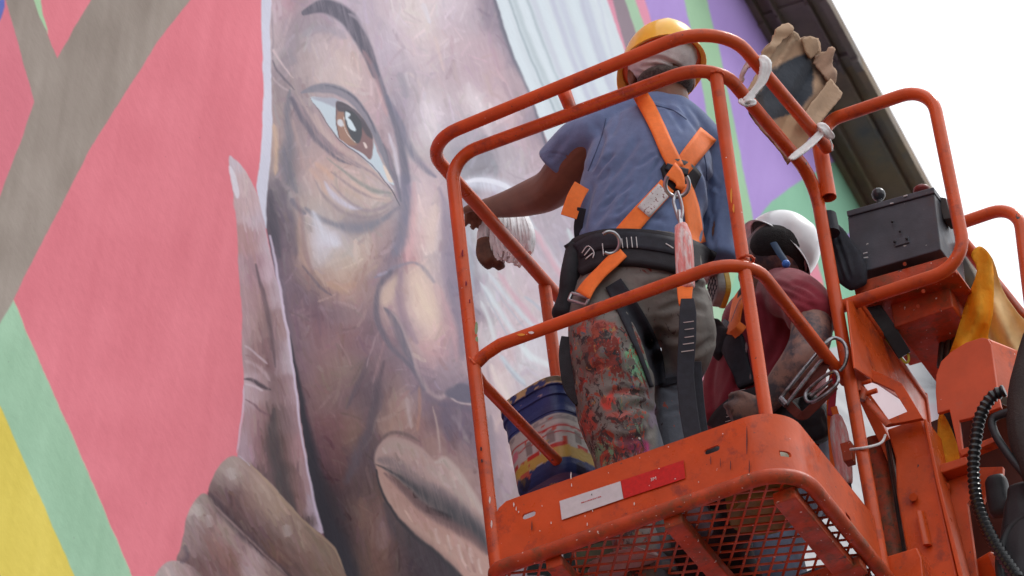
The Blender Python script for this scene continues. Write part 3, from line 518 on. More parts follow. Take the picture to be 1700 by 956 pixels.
# folds sweeping down behind the platform
for pts, c, wd in (([(768, 306), (800, 304), (836, 314), (868, 334), (884, 354)], (226, 228, 242), [12, 22, 20, 16, 8]),
    ([(796, 470), (826, 514), (852, 556), (882, 600)], (216, 224, 230), 8), ([(808, 452), (844, 500), (888, 545), (920, 560)], (210, 218, 226), 7), ([(796, 500), (816, 552), (826, 590)], (218, 222, 226), 7),
    ([(828, 590), (846, 614), (870, 640)], (196, 210, 220), 8), ([(864, 578), (886, 596), (920, 612)], (224, 230, 234), 9), ([(812, 604), (826, 640), (846, 670)], (226, 212, 208), 8),
    ([(866, 350), (900, 405), (940, 462), (962, 500)], (214, 222, 230), 8), ([(882, 380), (910, 425), (938, 470), (950, 500)], (222, 178, 190), 10), ([(824, 452), (858, 500), (892, 540)], (214, 178, 190), 8),
    ([(846, 440), (878, 470), (912, 510), (940, 540)], (206, 190, 200), 6), ([(800, 480), (822, 524), (846, 566)], (184, 186, 198), 3), ([(812, 470), (838, 506), (872, 548)], (186, 186, 198), 3),
    ([(836, 604), (858, 632), (880, 650)], (178, 180, 192), 4), ([(806, 606), (812, 640), (830, 680)], (178, 160, 168), 5), ([(868, 492), (888, 508), (910, 530)], (184, 190, 204), 5),
    ([(830, 700), (836, 760), (846, 820)], (172, 152, 162), 12), ([(846, 690), (862, 740), (872, 800)], (196, 172, 172), 9), ([(812, 690), (816, 760), (826, 850)], (146, 134, 144), 9), ([(926, 400), (950, 440), (962, 470)], (176, 170, 186), 8),
    ([(940, 380), (952, 410), (966, 440)], (216, 226, 230), 7)): stroke(pts, c, wd, .9, .8, .3)
stroke([(766, 304), (798, 299), (836, 309), (872, 332)], (236, 236, 248), [5, 9, 9, 5], .5, 1, .1); stroke([(806, 880), (812, 915), (816, 960)], (196, 186, 182), 6, 1, .5)
# raised finger
fing = [(378, 262), (386, 264), (400, 276), (414, 300), (428, 334), (438, 378), (447, 425), (458, 470), (472, 528), (482, 585), (490, 640), (497, 700), (508, 770), (521, 845), (536, 905), (545, 935), (520, 900), (470, 850), (430, 800), (398, 766), (392, 758), (397, 720), (402, 686), (402, 640), (400, 580), (399, 520), (394, 450), (390, 370), (383, 310)]
FG = field([(384, 280, 205, 190, 205), (400, 300, 205, 178, 184), (396, 340, 200, 170, 178), (415, 340, 208, 178, 186), (430, 360, 200, 180, 196), (402, 400, 188, 148, 152), (420, 400, 184, 146, 150), (438, 400, 206, 186, 204), (402, 450, 190, 160, 172), (420, 450, 160, 122, 136), (440, 450, 206, 178, 194), (405, 490, 184, 152, 162), (425, 490, 168, 130, 136), (446, 490, 176, 150, 160), (460, 490, 206, 190, 208), (405, 540, 182, 152, 164), (425, 540, 174, 140, 140), (442, 540, 140, 116, 122), (462, 540, 176, 146, 152), (408, 590, 180, 156, 166), (425, 590, 158, 122, 126), (442, 590, 130, 100, 108), (460, 590, 158, 132, 142), (478, 590, 206, 190, 206), (410, 650, 196, 172, 184), (430, 650, 176, 148, 156), (450, 650, 136, 112, 118), (470, 650, 150, 118, 124), (486, 650, 196, 170, 186), (410, 700, 176, 146, 156), (430, 700, 164, 122, 130), (450, 700, 112, 98, 100), (470, 700, 130, 106, 112), (490, 700, 180, 146, 158), (408, 745, 180, 154, 170), (430, 745, 156, 114, 122), (452, 745, 94, 84, 86), (474, 745, 128, 100, 102), (496, 745, 190, 146, 156), (440, 790, 120, 98, 104), (464, 790, 90, 80, 84), (486, 790, 140, 108, 108), (506, 790, 190, 156, 168), (470, 840, 92, 80, 84), (496, 840, 144, 108, 106), (518, 840, 196, 176, 200), (500, 870, 96, 84, 86), (530, 900, 200, 180, 205)], 11)
FG += ((streak(-8, 3, 40, 61)-.5)*14+(BR-.5)*8)[..., None]
FG = calm(FG, .75, 1.0)
w_, m_ = pmask(fing, 1.1, True); CV[w_] += (FG[w_]-CV[w_])*m_[..., None]
dabs(fing, FG, 420, (14, 40), (2, 6), 8, .6, 82, 5)
poly([(378, 276), (384, 280), (391, 300), (395, 322), (391, 330), (385, 318), (380, 296)], (226, 222, 232), 1.6, .85)
stroke([(446, 392), (457, 450), (466, 505), (478, 570), (488, 640), (495, 706), (505, 762), (518, 828), (532, 884)], (222, 208, 230), [4, 5, 5, 5, 4, 4, 4, 5, 6], .6, .9, .15)
stroke([(422, 440), (432, 480), (442, 522), (450, 570), (455, 610)], (98, 84, 92), [3, 6, 7, 6, 3], .9, .75)
stroke([(404, 574), (416, 582), (430, 596), (442, 606)], (202, 182, 192), 4, .7, .8, .2); stroke([(404, 600), (420, 606), (436, 620), (446, 634)], (196, 172, 178), 6, .8, .7)
stroke([(404, 590), (420, 596), (436, 610)], (150, 118, 124), 3, .7, .7); stroke([(403, 630), (416, 632), (432, 642), (446, 648)], (82, 72, 80), [3, 6, 7, 3], .7, .85)
stroke([(402, 638), (418, 642), (434, 650)], (214, 198, 208), 4, .7, .7); stroke([(404, 664), (418, 672), (434, 686), (450, 692)], (124, 94, 104), [2, 4, 4, 2], .7, .8)
stroke([(402, 640), (401, 680), (396, 716), (391, 752)], (212, 196, 214), 3.5, .6, .85, .1)
stroke([(452, 680), (450, 730), (462, 790), (486, 846)], (84, 78, 82), [5, 16, 20, 10], 1, .7)
# folded fingers
def finger(out, samp, sig=12):
    G_ = field(samp, sig)+((streak(-38, 3, 34, 63)-.5)*16)[..., None]; G_ = calm(G_, .6, 1.08)+6; w_, m_ = pmask(out, 1.3, True); CV[w_] += (G_[w_]-CV[w_])*m_[..., None]; dabs(out, G_, 260, (14, 44), (3, 8), 9, .6, 62, 6)
finger([(388, 758), (368, 768), (352, 792), (344, 818), (352, 850), (420, 930), (470, 1000), (560, 1130), (690, 1180), (640, 1060), (576, 962), (560, 925), (548, 903), (500, 862), (450, 806), (416, 776)],
    [(372, 778, 168, 152, 146), (384, 790, 186, 176, 172), (362, 805, 140, 120, 122), (400, 790, 164, 134, 128), (384, 820, 118, 92, 98), (360, 826, 116, 94, 100), (420, 800, 176, 150, 138), (408, 830, 152, 120, 116), (390, 850, 104, 82, 88), (440, 830, 170, 146, 132), (430, 860, 136, 106, 106), (412, 880, 100, 80, 86), (460, 855, 172, 148, 128), (450, 880, 132, 108, 106), (436, 900, 104, 82, 86), (484, 880, 160, 136, 122), (476, 900, 130, 106, 104), (460, 920, 126, 90, 84), (510, 900, 158, 132, 116), (500, 925, 140, 106, 100), (480, 945, 110, 86, 86), (540, 920, 150, 128, 110), (530, 945, 136, 110, 100), (560, 950, 150, 124, 104)])
finger([(336, 820), (318, 836), (306, 862), (302, 890), (296, 915), (290, 935), (300, 1000), (400, 1140), (560, 1200), (560, 1100), (520, 1000), (476, 957), (420, 910), (384, 868), (356, 836)],
    [(336, 835, 150, 140, 134), (326, 850, 190, 178, 176), (312, 880, 150, 130, 134), (346, 850, 144, 118, 116), (345, 880, 148, 114, 116), (320, 905, 146, 122, 126), (370, 880, 168, 144, 140), (360, 910, 158, 116, 112), (330, 935, 120, 92, 98), (395, 905, 160, 134, 136), (385, 930, 140, 96, 92), (410, 930, 176, 152, 158), (420, 950, 184, 160, 166), (350, 950, 132, 98, 100), (450, 950, 150, 120, 120)])
finger([(282, 932), (262, 946), (250, 980), (270, 1060), (380, 1180), (440, 1160), (380, 1050), (350, 990), (330, 955), (306, 936)], [(280, 945, 176, 162, 164), (300, 955, 170, 142, 146), (320, 960, 140, 116, 120)])
stroke([(345, 820), (366, 848), (396, 884), (436, 920), (478, 958)], (78, 66, 74), [6, 14, 12, 10, 6], .95, .7); stroke([(408, 768), (440, 800), (480, 846), (524, 886), (552, 912), (570, 950)], (184, 160, 138), 4, .7, .7)
stroke([(352, 838), (384, 870), (424, 908), (474, 956)], (178, 150, 148), 4, .8, .6); stroke([(304, 905), (308, 925), (296, 935)], (96, 84, 96), 8, 1, .6)
for x, y in ((382, 788), (326, 848), (474, 882), (344, 866)): stroke([(x-2, y-10), (x, y), (x+4, y+9)], (200, 188, 188), 12, 1, .5)
stroke([(394, 756), (404, 766), (412, 776)], (200, 196, 212), 2.5, .7, .6)
# pits and scratches in the plaster
for k in range(46):
    x, y = rng.uniform(0, 800), rng.uniform(0, 956); stroke([(x, y), (x+rng.uniform(-1, 1.5), y+rng.uniform(1, 3))], (110, 84, 90), 1.2, .5, .5, 0)
# --- build the wall skin
V = CV/255.0; V = np.clip(V, 0, 1); lin = np.where(V <= .04045, V/12.92, ((V+.055)/1.055)**2.4)*MURAL_GAIN; lin = np.minimum(lin, .88)  # dried paint is never brighter than fresh white
D = CF[None, None]+CR[None, None]*((X-IW/2)/FPX)[..., None]+CU[None, None]*((IH/2-Y)/FPX)[..., None]
tt = ((W0-CAM) @ WN)/(D @ WN); Pw = CAM+D*tt[..., None]
s_ = (Pw-W0) @ WD; z_ = Pw[..., 2]
EAVE_Z = float((onwall(1262, 40))[2]); z_ = np.clip(z_, .3, EAVE_Z-.002); s_ = np.clip(s_, -14, 16)
Pw = W0+s_[..., None]*WD; Pw[..., 2] = z_
ny, nx = X.shape
building = empty('painted_building', (W0[0], W0[1], 0), 'tall building whose wall carries a painted face in bright colour fields', 'building')
me = bpy.data.meshes.new('mural'); nv = nx*ny; nf = (nx-1)*(ny-1)
me.vertices.add(nv); me.vertices.foreach_set('co', (Pw+WN*.004).reshape(-1).astype(np.float32))
idx = np.arange(nv).reshape(ny, nx); q = np.stack([idx[:-1, :-1], idx[1:, :-1], idx[1:, 1:], idx[:-1, 1:]], -1).reshape(-1)
me.loops.add(nf*4); me.loops.foreach_set('vertex_index', q.astype(np.int32)); me.polygons.add(nf)
me.polygons.foreach_set('loop_start', (np.arange(nf)*4).astype(np.int32)); me.update(calc_edges=True)
ca = me.color_attributes.new('paint', 'FLOAT_COLOR', 'POINT'); ca.data.foreach_set('color', np.concatenate([lin.reshape(-1, 3), np.ones((nv, 1))], 1).astype(np.float32).reshape(-1))
mm = mat('painted plaster', (.5, .5, .5), .95, bump=.0020, bscale=24, spec=.03); nt = mm.node_tree
at = nt.nodes.new('ShaderNodeAttribute'); at.attribute_name = 'paint'; nt.links.new(at.outputs['Color'], nt.nodes['Principled BSDF'].inputs['Base Color'])
link(me, 'mural', building, mm)
pl = mat('bare plaster', srgb(210, 150, 160), .8, noise=.1, nscale=3, bump=.003)
zt = EAVE_Z+.028
wb = MB(); wb.box(W0-14.5*WD-WN*.35-EZ*W0[2], WD*31, WN*.35, EZ*zt); wb.build('wall', pl, building)
# eave: rolled sheet trough on steel sections
SEC = mat('dark weathered steel sheet', (.19, .165, .15), .7, noise=.35, nscale=5, bump=.001, bscale=30, scuff=[((.26, .20, .15), 1.2, .42, .7)], spec=.2)
SEC2 = mat('brown weathered steel sheet', (.25, .19, .14), .7, noise=.3, nscale=3, bump=.001, scuff=[((.36, .25, .14), 1.0, .45, .7), ((.13, .13, .145), 3, .5, .7)], spec=.2)
def eave(sa, sb, dz, m):
    # cross-section (distance out from the wall, height above the wall head)
    prof = [(-.02, -.05), (.030, -.05), (.034, -.012), (.075, -.012), (.082, -.045), (.092, -.045), (.098, -.006), (.205, -.006), (.212, -.026), (.222, -.026), (.228, .004), (.262, .004), (.268, -.035), (.300, -.035), (.300, .032), (-.02, .032)]
    a = [W0+WD*sa+WN*p[0]*(.94 if p[0] > 0 else 1)-EZ*W0[2]+EZ*(EAVE_Z+p[1]+dz) for p in prof]; MB().prism(a, WD*(sb-sa)).build('eave_sheet', m, building)
s0 = float((onwall(1300, 62)-W0) @ WD)
eave(-14.5, s0-.02, .006, SEC); eave(s0+.02, s0+2.4, 0, SEC2); eave(s0+2.43, 16.4, .004, SEC2)
eave(s0-.035, s0+.035, -.012, SEC)
for k_ in range(-6, 9):
    if k_ != 0: eave(s0+k_*.82+.4-.012, s0+k_*.82+.4+.012, -.004, SEC)
mb = MB(); mb.box(W0-14.5*WD-EZ*W0[2]+EZ*(zt+.008)-WN*3.0, WD*31, WN*3.27, EZ*.05); mb.build('roof', SEC, building)
# ================================================================ aerial lift
ZI, ZO, ZM = 1.176, 1.227, .594
lift = empty('aerial_lift', (N0[0]+.3, N0[1]+.6, 0), 'orange boom lift with a railed work platform raised beside the painted wall', 'boom lift')
OR = M['orange']
# one bent pipe: corner upright, upper rail, second upright
frame_pts = fillet([onb(826, 956, 0.0), onb(748, 262, 0.0), onc(1187, 101, ZI), onc(1352, 298, ZI-.005), ona(1468, 958, 0.0)], [.07, .11, .09], 9)
MB().tube(frame_pts, .0165, 16).build('guard_rail', OR, lift)
# outer top rail
tr = fillet([onc(1150, 745, ZO), onc(702, 238, ZO), onc(1196, 34, ZO), onc(1374, 246, ZO)], [.10, .14], 10)
MB().tube(tr, .0165, 16).build('top_rail', OR, lift)
MB().tube([onb(934, 146, -.012), onb(951, 191, -.005)], [.0175, .0150], 12).build('rail_spacer', OR, lift)
mr = fillet([onc(790, 603, ZM), onc(800, 583, ZM), onc(1241, 423, ZM), onc(1404, 632, ZM)], [.05, .11], 9)
mr = [onb(788, 606, 0)]+cr_spline([onb(806, 588, 0), onb(830, 572, 0)], 4)+[p for p in mr if px_of(p)[0] > 850]
MB().tube(mr, .0155, 14).build('mid_rail', OR, lift)
MB().tube([onc(786, 614, ZM-.03), onc(800, 636, ZM-.03), onc(945, 786, ZM-.03), onc(1260, 1110, ZM-.03)], .0145, 12).build('side_rail', OR, lift)
MB().tube([onb(1188, 122, .03), onb(1287, 792, .03)], .0160, 14).build('post', OR, lift)
pF = onc(904, 473, ZO-.004); MB().tube([pF, pF-EZ*1.2], .0160, 12).build('post', OR, lift)
# open pipe socket at the end of the top rail
def open_pipe(name, a, b, r, m=OR, th=.003, parent=None):
    mb = MB(); mb.tube([a, b], r, 18, caps=False); mb.tube([a, b], r-th, 18, caps=False)
    v, f = tube_geo([a, b], r, 18, False); v2, _ = tube_geo([a, b], r-th, 18, False)
    for s in (0, 18): mb.add([*v[s:s+18], *v2[s:s+18]], [(k, (k+1) % 18, 18+(k+1) % 18, 18+k) for k in range(18)])
    return mb.build(name, m, parent or lift)
open_pipe('pipe_socket', onb(1361, 243, .55), onb(1376, 328, .55), .0195)
# control guard loops
MB().tube(fillet([onb(1362, 232, .57), onb(1378, 199, .58), onb(1545, 142, .58), onb(1606, 440, .58), onb(1385, 513, .58)], [.04, .085, .085], 9), .0165, 14).build('control_guard', OR, lift)
MB().tube(fillet([onb(1545, 395, 1.2), onb(1596, 370, 1.2), onb(1690, 338, 1.2), onb(1722, 600, 1.2)], [.05, .075], 9), .0165, 14).build('control_guard', OR, lift)
# toe board: bent sheet with slots
c0, c1 = .012, .168
path = fillet([L(-.735, -.004, 0), L(.004, -.004, 0), L(.004, .60, 0)], .10, 12)
v = []; f = []
top_l = []
n = len(path)
dense = []
for i in range(n-1):
    k = max(1, int(np.linalg.norm(path[i+1]-path[i])/.02)); dense += [path[i]+(path[i+1]-path[i])*j/k for j in range(k)]
dense.append(path[-1]); s = 0
for i, p in enumerate(dense):
    if i: s += np.linalg.norm(p-dense[i-1])
    h = c1 - (max(0, .045-s)**2/.045*.9)
    v += [p+EZ*c0, p+EZ*h]
f = [(2*i, 2*i+2, 2*i+3, 2*i+1) for i in range(len(dense)-1)]
tb = mesh('toe_board', v, f, OR, lift, True)
sm = tb.modifiers.new('s', 'SOLIDIFY'); sm.thickness = .005; sm.offset = 0
cut = MB()
def slot(c, along, w_, h_, nrm):
    c = np.asarray(c); pts = []
    for k in range(16):
        a = 2*math.pi*k/16; x = math.cos(a)*h_+(w_-h_ if math.cos(a) > 0 else -(w_-h_)); pts.append(c+unit(along)*x+EZ*math.sin(a)*h_-nrm*.03)
    cut.prism(pts, nrm*.06)
slot(onb(1184, 749, 0), E1, .019, .008, E2); slot(onb(880, 857, 0), E1, .017, .008, E2)
slot(ona(1315, 747, 0), E2, .019, .008, E1); slot(ona(1404, 860, 0), E2, .016, .008, E1)
co = cut.build('cutter', None, None)
bo = tb.modifiers.new('b', 'BOOLEAN'); bo.object = co; bo.operation = 'DIFFERENCE'; bo.solver = 'EXACT'
def apply_mods(o):
    dg = bpy.context.evaluated_depsgraph_get(); dg.update()
    me = bpy.data.meshes.new_from_object(o.evaluated_get(dg)); o.modifiers.clear(); o.data = me; return o
apply_mods(tb); bpy.data.objects.remove(co); tb.data.shade_smooth(); tb.data.set_sharp_from_angle(angle=R_(25))
# floor frame pipe under the toe board
MB().tube(fillet([L(-.75, .9, -.008), L(-.75, -.012, -.008), L(.012, -.012, -.008), L(.012, 1.7, -.008)], [.03, .11], 12), .018, 14).build('floor_frame', M['orange2'], lift)
# floor bearers
for (p, q, w_, h_) in [((-.30, 0), (-.30, 1.6), .045, .03), ((-.60, 0), (-.60, 1.6), .04, .03), ((-.045, .05), (-.045, 1.6), .055, .03)]:
    MB().bar(L(*p, -.032), L(*q, -.032), w_, h_).build('floor_beam', M['orange2'], lift, .003)
for (p, q, w_, h_) in [((0, .42), (-.75, .42), .045, .028), ((0, .95), (-.75, .95), .045, .028)]:
    MB().bar(L(*p, -.034), L(*q, -.034), w_, h_).build('floor_beam', M['orange2'], lift, .003)
# expanded metal floor
gb = MB(); d1 = np.array([math.cos(R_(24)), math.sin(R_(24))]); d2 = np.array([math.cos(R_(-57)), math.sin(R_(-57))])
def clip(p, d, x0, x1, y0, y1):
    t0, t1 = -9, 9
    for o_, dd, lo, hi in ((p[0], d[0], x0, x1), (p[1], d[1], y0, y1)):
        a, b = (lo-o_)/dd, (hi-o_)/dd; t0 = max(t0, min(a, b)); t1 = min(t1, max(a, b))
    return (p+d*t0, p+d*t1) if t1-t0 > .01 else None
for d in (d1, d2):
    nn = np.array([-d[1], d[0]])
    for k in range(-80, 80):
        r = clip(nn*k*.034+np.array([-.35, .7]), d, -.74, -.005, .0, 1.7)
        if r: gb.bar(L(*r[0], -.012), L(*r[1], -.012), .0050, .004 if d is d1 else .0045)
tag(gb.build('floor_grating', M['orange2'], lift), kind='stuff')

# weld beads where pipes meet
for c_, d_, r_ in ((onb(788, 604, 0), onb(806, 588, 0)-onb(788, 604, 0), .0175), (onb(1188, 126, .03), onb(1190, 140, .03)-onb(1188, 126, .03), .0185), (onb(1238, 432, .03), onb(1240, 445, .03)-onb(1238, 432, .03), .019), (onb(1394, 510, .575), onb(1410, 505, .575)-onb(1394, 510, .575), .0185), (onb(1284, 776, .03), onb(1285, 786, .03)-onb(1284, 776, .03), .019)):
    d_ = unit(d_); u_ = unit(np.cross(d_, CF)); w2_ = np.cross(d_, u_); MB().tube([c_+u_*(r_+.0012*math.sin(k*2.1))*math.cos(2*math.pi*k/30)+w2_*(r_+.0012*math.sin(k*2.1))*math.sin(2*math.pi*k/30) for k in range(31)], .0036, 6).build('weld_bead', OR, lift)
# ================================================================ body and cloth tools
from mathutils.bvhtree import BVHTree
def loft(rings, side, n=20, ex=2.0):
    """rings: (point, rx, ry); side: direction of rx"""
    P = [np.asarray(r[0], float) for r in rings]; m = len(P); v = []; f = []
    for i in range(m):
        T = unit(P[min(i+1, m-1)]-P[max(i-1, 0)]); sd = np.asarray(rings[i][3] if len(rings[i]) > 3 else side, float)
        u = unit(sd-T*(sd@T)); w_ = np.cross(T, u)
        for k in range(n):
            a = 2*math.pi*k/n; c, s = math.cos(a), math.sin(a)
            v.append(P[i]+rings[i][1]*np.sign(c)*abs(c)**(2/ex)*u+rings[i][2]*np.sign(s)*abs(s)**(2/ex)*w_)
    for i in range(m-1):
        for k in range(n): f.append((i*n+k, i*n+(k+1) % n, (i+1)*n+(k+1) % n, (i+1)*n+k))
    f += [tuple(range(n))[::-1], tuple((m-1)*n+k for k in range(n))]
    return v, f
def smooth_rings(R_in, side, k=4, cap=.6):
    """(px,py,b,rx,ry) rings -> spline-interpolated world rings"""
    A = np.array([[*onb(r[0], r[1], r[2]), r[3], r[4] if len(r) > 4 else r[3]] for r in R_in])
    out = []; m = len(A)
    for i in range(m-1):
        a, b, c, d = A[max(i-1, 0)], A[i], A[i+1], A[min(i+2, m-1)]
        for j in range(k):
            t = j/k; out.append(.5*((2*b)+(-a+c)*t+(2*a-5*b+4*c-d)*t*t+(-a+3*b-3*c+d)*t**3))
    out.append(A[-1])
    # rounded ends
    e0, e1 = out[0], out[-1]; d0 = unit(out[0][:3]-out[1][:3]); d1 = unit(out[-1][:3]-out[-2][:3])
    h = lambda e, d, t: np.array([*(e[:3]+d*min(e[3], e[4])*(cap if e is e1 else .6)*math.sin(t)), e[3]*math.cos(t), e[4]*math.cos(t)])
    out = [h(e0, d0, t) for t in (1.35, .9, .45)]+out+[h(e1, d1, t) for t in (.45, .9, 1.35)]
    return [(o[:3], o[3], o[4]) for o in out]
def ell(c, ax, n=18, m=12):
    """ellipsoid; ax = three semi-axis vectors"""
    c = np.asarray(c, float); A = [np.asarray(a, float) for a in ax]; v = [c-A[2]]; f = []
    for j in range(1, m):
        t = -math.pi/2+math.pi*j/m
        for i in range(n):
            p = 2*math.pi*i/n; v.append(c+math.cos(t)*(math.cos(p)*A[0]+math.sin(p)*A[1])+math.sin(t)*A[2])
    v.append(c+A[2])
    for i in range(n): f.append((0, 1+(i+1) % n, 1+i)); f.append((len(v)-1, 1+(m-2)*n+i, 1+(m-2)*n+(i+1) % n))
    for j in range(m-2):
        for i in range(n): f.append((1+j*n+i, 1+j*n+(i+1) % n, 1+(j+1)*n+(i+1) % n, 1+(j+1)*n+i))
    return v, f
def get_arrays(me):
    n = len(me.vertices); co = np.empty(n*3, np.float32); me.vertices.foreach_get('co', co); no = np.empty(n*3, np.float32); me.vertices.foreach_get('normal', no)
    return co.reshape(-1, 3).astype(float), no.reshape(-1, 3).astype(float)
def fused(name, parts, voxel, m, parent, smooth=3, creases=(), wob=(), post=None):
    mb = MB()
    for v, f in parts: mb.add(v, f, True)
    o = mb.build(name, m, parent, weld=False)
    r = o.modifiers.new('r', 'REMESH'); r.mode = 'VOXEL'; r.voxel_size = voxel; r.use_smooth_shade = True
    if smooth: s = o.modifiers.new('s', 'SMOOTH'); s.factor = .6; s.iterations = smooth
    apply_mods(o); me = o.data
    co, no = get_arrays(me)
    for (amp, scx, dirv, seed) in wob:                       # soft random folds, stretched along dirv
        d = unit(dirv); al = co@d; pr = co-al[:, None]*d; q = pr*scx+(al*scx*.22)[:, None]*d+seed
        co += no*(amp*(2*noise3(q)-1))[:, None]
    pxy = px_of(co); face = (no @ (-CF)) > -.25
    for (pts, wd, dep) in creases:                           # pressed-in folds with a raised lip beside them
        P = np.array(cr_spline([(*p, 0) for p in pts], 4))[:, :2]
        box = face & (pxy[:, 0] > P[:, 0].min()-wd*3) & (pxy[:, 0] < P[:, 0].max()+wd*3) & (pxy[:, 1] > P[:, 1].min()-wd*3) & (pxy[:, 1] < P[:, 1].max()+wd*3)
        ix = np.nonzero(box)[0]
        if not len(ix): continue
        d, t = segd(P, pxy[ix, 0], pxy[ix, 1]); end = np.clip(np.minimum(t, 1-t)*5, 0, 1)
        co[ix] += no[ix]*(end*dep*(-np.exp(-(d/wd)**2)+.55*np.exp(-((d-wd*1.7)/wd)**2)))[:, None]
    me.vertices.foreach_set('co', co.astype(np.float32).reshape(-1)); me.update(); me.shade_smooth()
    if not me.materials: me.materials.append(m)
    if post: post(o, co, no, px_of(co))
    return o
_NG = np.random.default_rng(99).random((64, 64, 64))
def noise3(p):
    i = np.floor(p).astype(int); f = p-i; f = f*f*(3-2*f); r = 0
    for dx in (0, 1):
        for dy in (0, 1):
            for dz in (0, 1):
                w_ = (f[:, 0] if dx else 1-f[:, 0])*(f[:, 1] if dy else 1-f[:, 1])*(f[:, 2] if dz else 1-f[:, 2]); r = r+w_*_NG[(i[:, 0]+dx) % 64, (i[:, 1]+dy) % 64, (i[:, 2]+dz) % 64]
    return r
def bvh_of(objs):
    v = []; f = []
    for o in objs:
        n = len(v); v += [x.co[:] for x in o.data.vertices]; f += [tuple(i+n for i in p.vertices) for p in o.data.polygons]
    return BVHTree.FromPolygons(v, f)
def drape(name, path, wd, bvh, m, parent, off=.004, th=.003, across=6, fallback=None, step=5, close_b=None):
    """a strap laid along a path on a body, resting on the surface it meets"""
    P = np.array(cr_spline([(*p, 0) for p in path], 6))[:, :2]; seg = np.r_[0, np.cumsum(np.hypot(*np.diff(P, axis=0).T))]
    n = max(3, int(seg[-1]/step)); s = np.linspace(0, seg[-1], n); Q = np.stack([np.interp(s, seg, P[:, 0]), np.interp(s, seg, P[:, 1])], 1)
    T = np.gradient(Q, axis=0); T /= np.hypot(T[:, 0], T[:, 1])[:, None]; Nn = np.stack([-T[:, 1], T[:, 0]], 1)
    W_ = np.interp(np.linspace(0, 1, n), np.linspace(0, 1, len(wd)), wd) if hasattr(wd, '__len__') else np.full(n, wd)
    depth = np.full((n, across), np.nan); org = Vector(CAM)
    for i in range(n):
        for j in range(across):
            q = Q[i]+Nn[i]*W_[i]*(j/(across-1)-.5); d = Vector(ray(*q)); L_ = d.length; h = bvh.ray_cast(org, d/L_)
            if h[0] is not None: depth[i, j] = h[3]/L_
    fb = np.nanmedian(depth) if np.isfinite(depth).any() else 12.6
    for i in range(n):
        g = np.isfinite(depth[i]); depth[i] = np.where(g, depth[i], np.nanmax(depth[i]) if g.any() else fb)
    if n > 4:                                               # webbing is stiff: take out small steps
        for _ in range(3): depth[1:-1] = .25*depth[:-2]+.5*depth[1:-1]+.25*depth[2:]
        for _ in range(1): depth[:, 1:-1] = .25*depth[:, :-2]+.5*depth[:, 1:-1]+.25*depth[:, 2:]
    v = []
    for i in range(n):
        for j in range(across):
            q = Q[i]+Nn[i]*W_[i]*(j/(across-1)-.5); v.append(CAM+ray(*q)*(depth[i, j]-off))
    f = [(i*across+j, i*across+j+1, (i+1)*across+j+1, (i+1)*across+j) for i in range(n-1) for j in range(across-1)]
    o = mesh(name, v, f, m, parent, True); so_ = o.modifiers.new('t', 'SOLIDIFY'); so_.thickness = th; so_.offset = 0
    return o
def strap_free(name, pts, wd, th, m, parent, seg=6):
    """hanging webbing: centre points (px,py,b), width across the picture plane"""
    P = cr_spline([onb(*p) for p in pts], seg); n = len(P); W_ = np.interp(np.linspace(0, 1, n), np.linspace(0, 1, len(wd)), wd) if hasattr(wd, '__len__') else [wd]*n
    v = []
    for i in range(n):
        T = unit(P[min(i+1, n-1)]-P[max(i-1, 0)]); s = unit(np.cross(T, CF)); q = np.cross(s, T)
        for a, b in ((-1, -1), (1, -1), (1, 1), (-1, 1)): v.append(P[i]+s*a*W_[i]/2+q*b*th/2)
    f = [(0, 1, 2, 3), (4*n-4, 4*n-1, 4*n-2, 4*n-3)]+[(4*i+k, 4*i+4+k, 4*i+4+(k+1) % 4, 4*i+(k+1) % 4) for i in range(n-1) for k in range(4)]
    mb = MB(); mb.add(v, f, False); return mb.build(name, m, parent, min(th, .004)*.4)
def ring(name, c, u, w_, ru, rw, r, m, parent, a0=0, a1=360, n=28):
    pts = [np.asarray(c)+u*ru*math.cos(R_(a0+(a1-a0)*k/n))+w_*rw*math.sin(R_(a0+(a1-a0)*k/n)) for k in range(n+1)]
    return MB().tube(pts, r, 10).build(name, m, parent)
def vcol(o, cols, name='paint'):
    ca = o.data.color_attributes.new(name, 'FLOAT_COLOR', 'POINT'); ca.data.foreach_set('color', np.concatenate([cols, np.ones((len(cols), 1))], 1).astype(np.float32).reshape(-1))
def attr_mat(m, name='paint', fac=1.0):
    nt = m.node_tree; b = nt.nodes['Principled BSDF']; at = nt.nodes.new('ShaderNodeAttribute'); at.attribute_name = name
    src = b.inputs['Base Color'].links[0].from_socket if b.inputs['Base Color'].links else None
    if src:
        x = nt.nodes.new('ShaderNodeMix'); x.data_type = 'RGBA'; x.blend_type = 'MULTIPLY'; x.inputs[0].default_value = 1
        nt.links.new(src, x.inputs[6]); nt.links.new(at.outputs['Color'], x.inputs[7]); nt.links.new(x.outputs[2], b.inputs['Base Color'])
    else: nt.links.new(at.outputs['Color'], b.inputs['Base Color'])
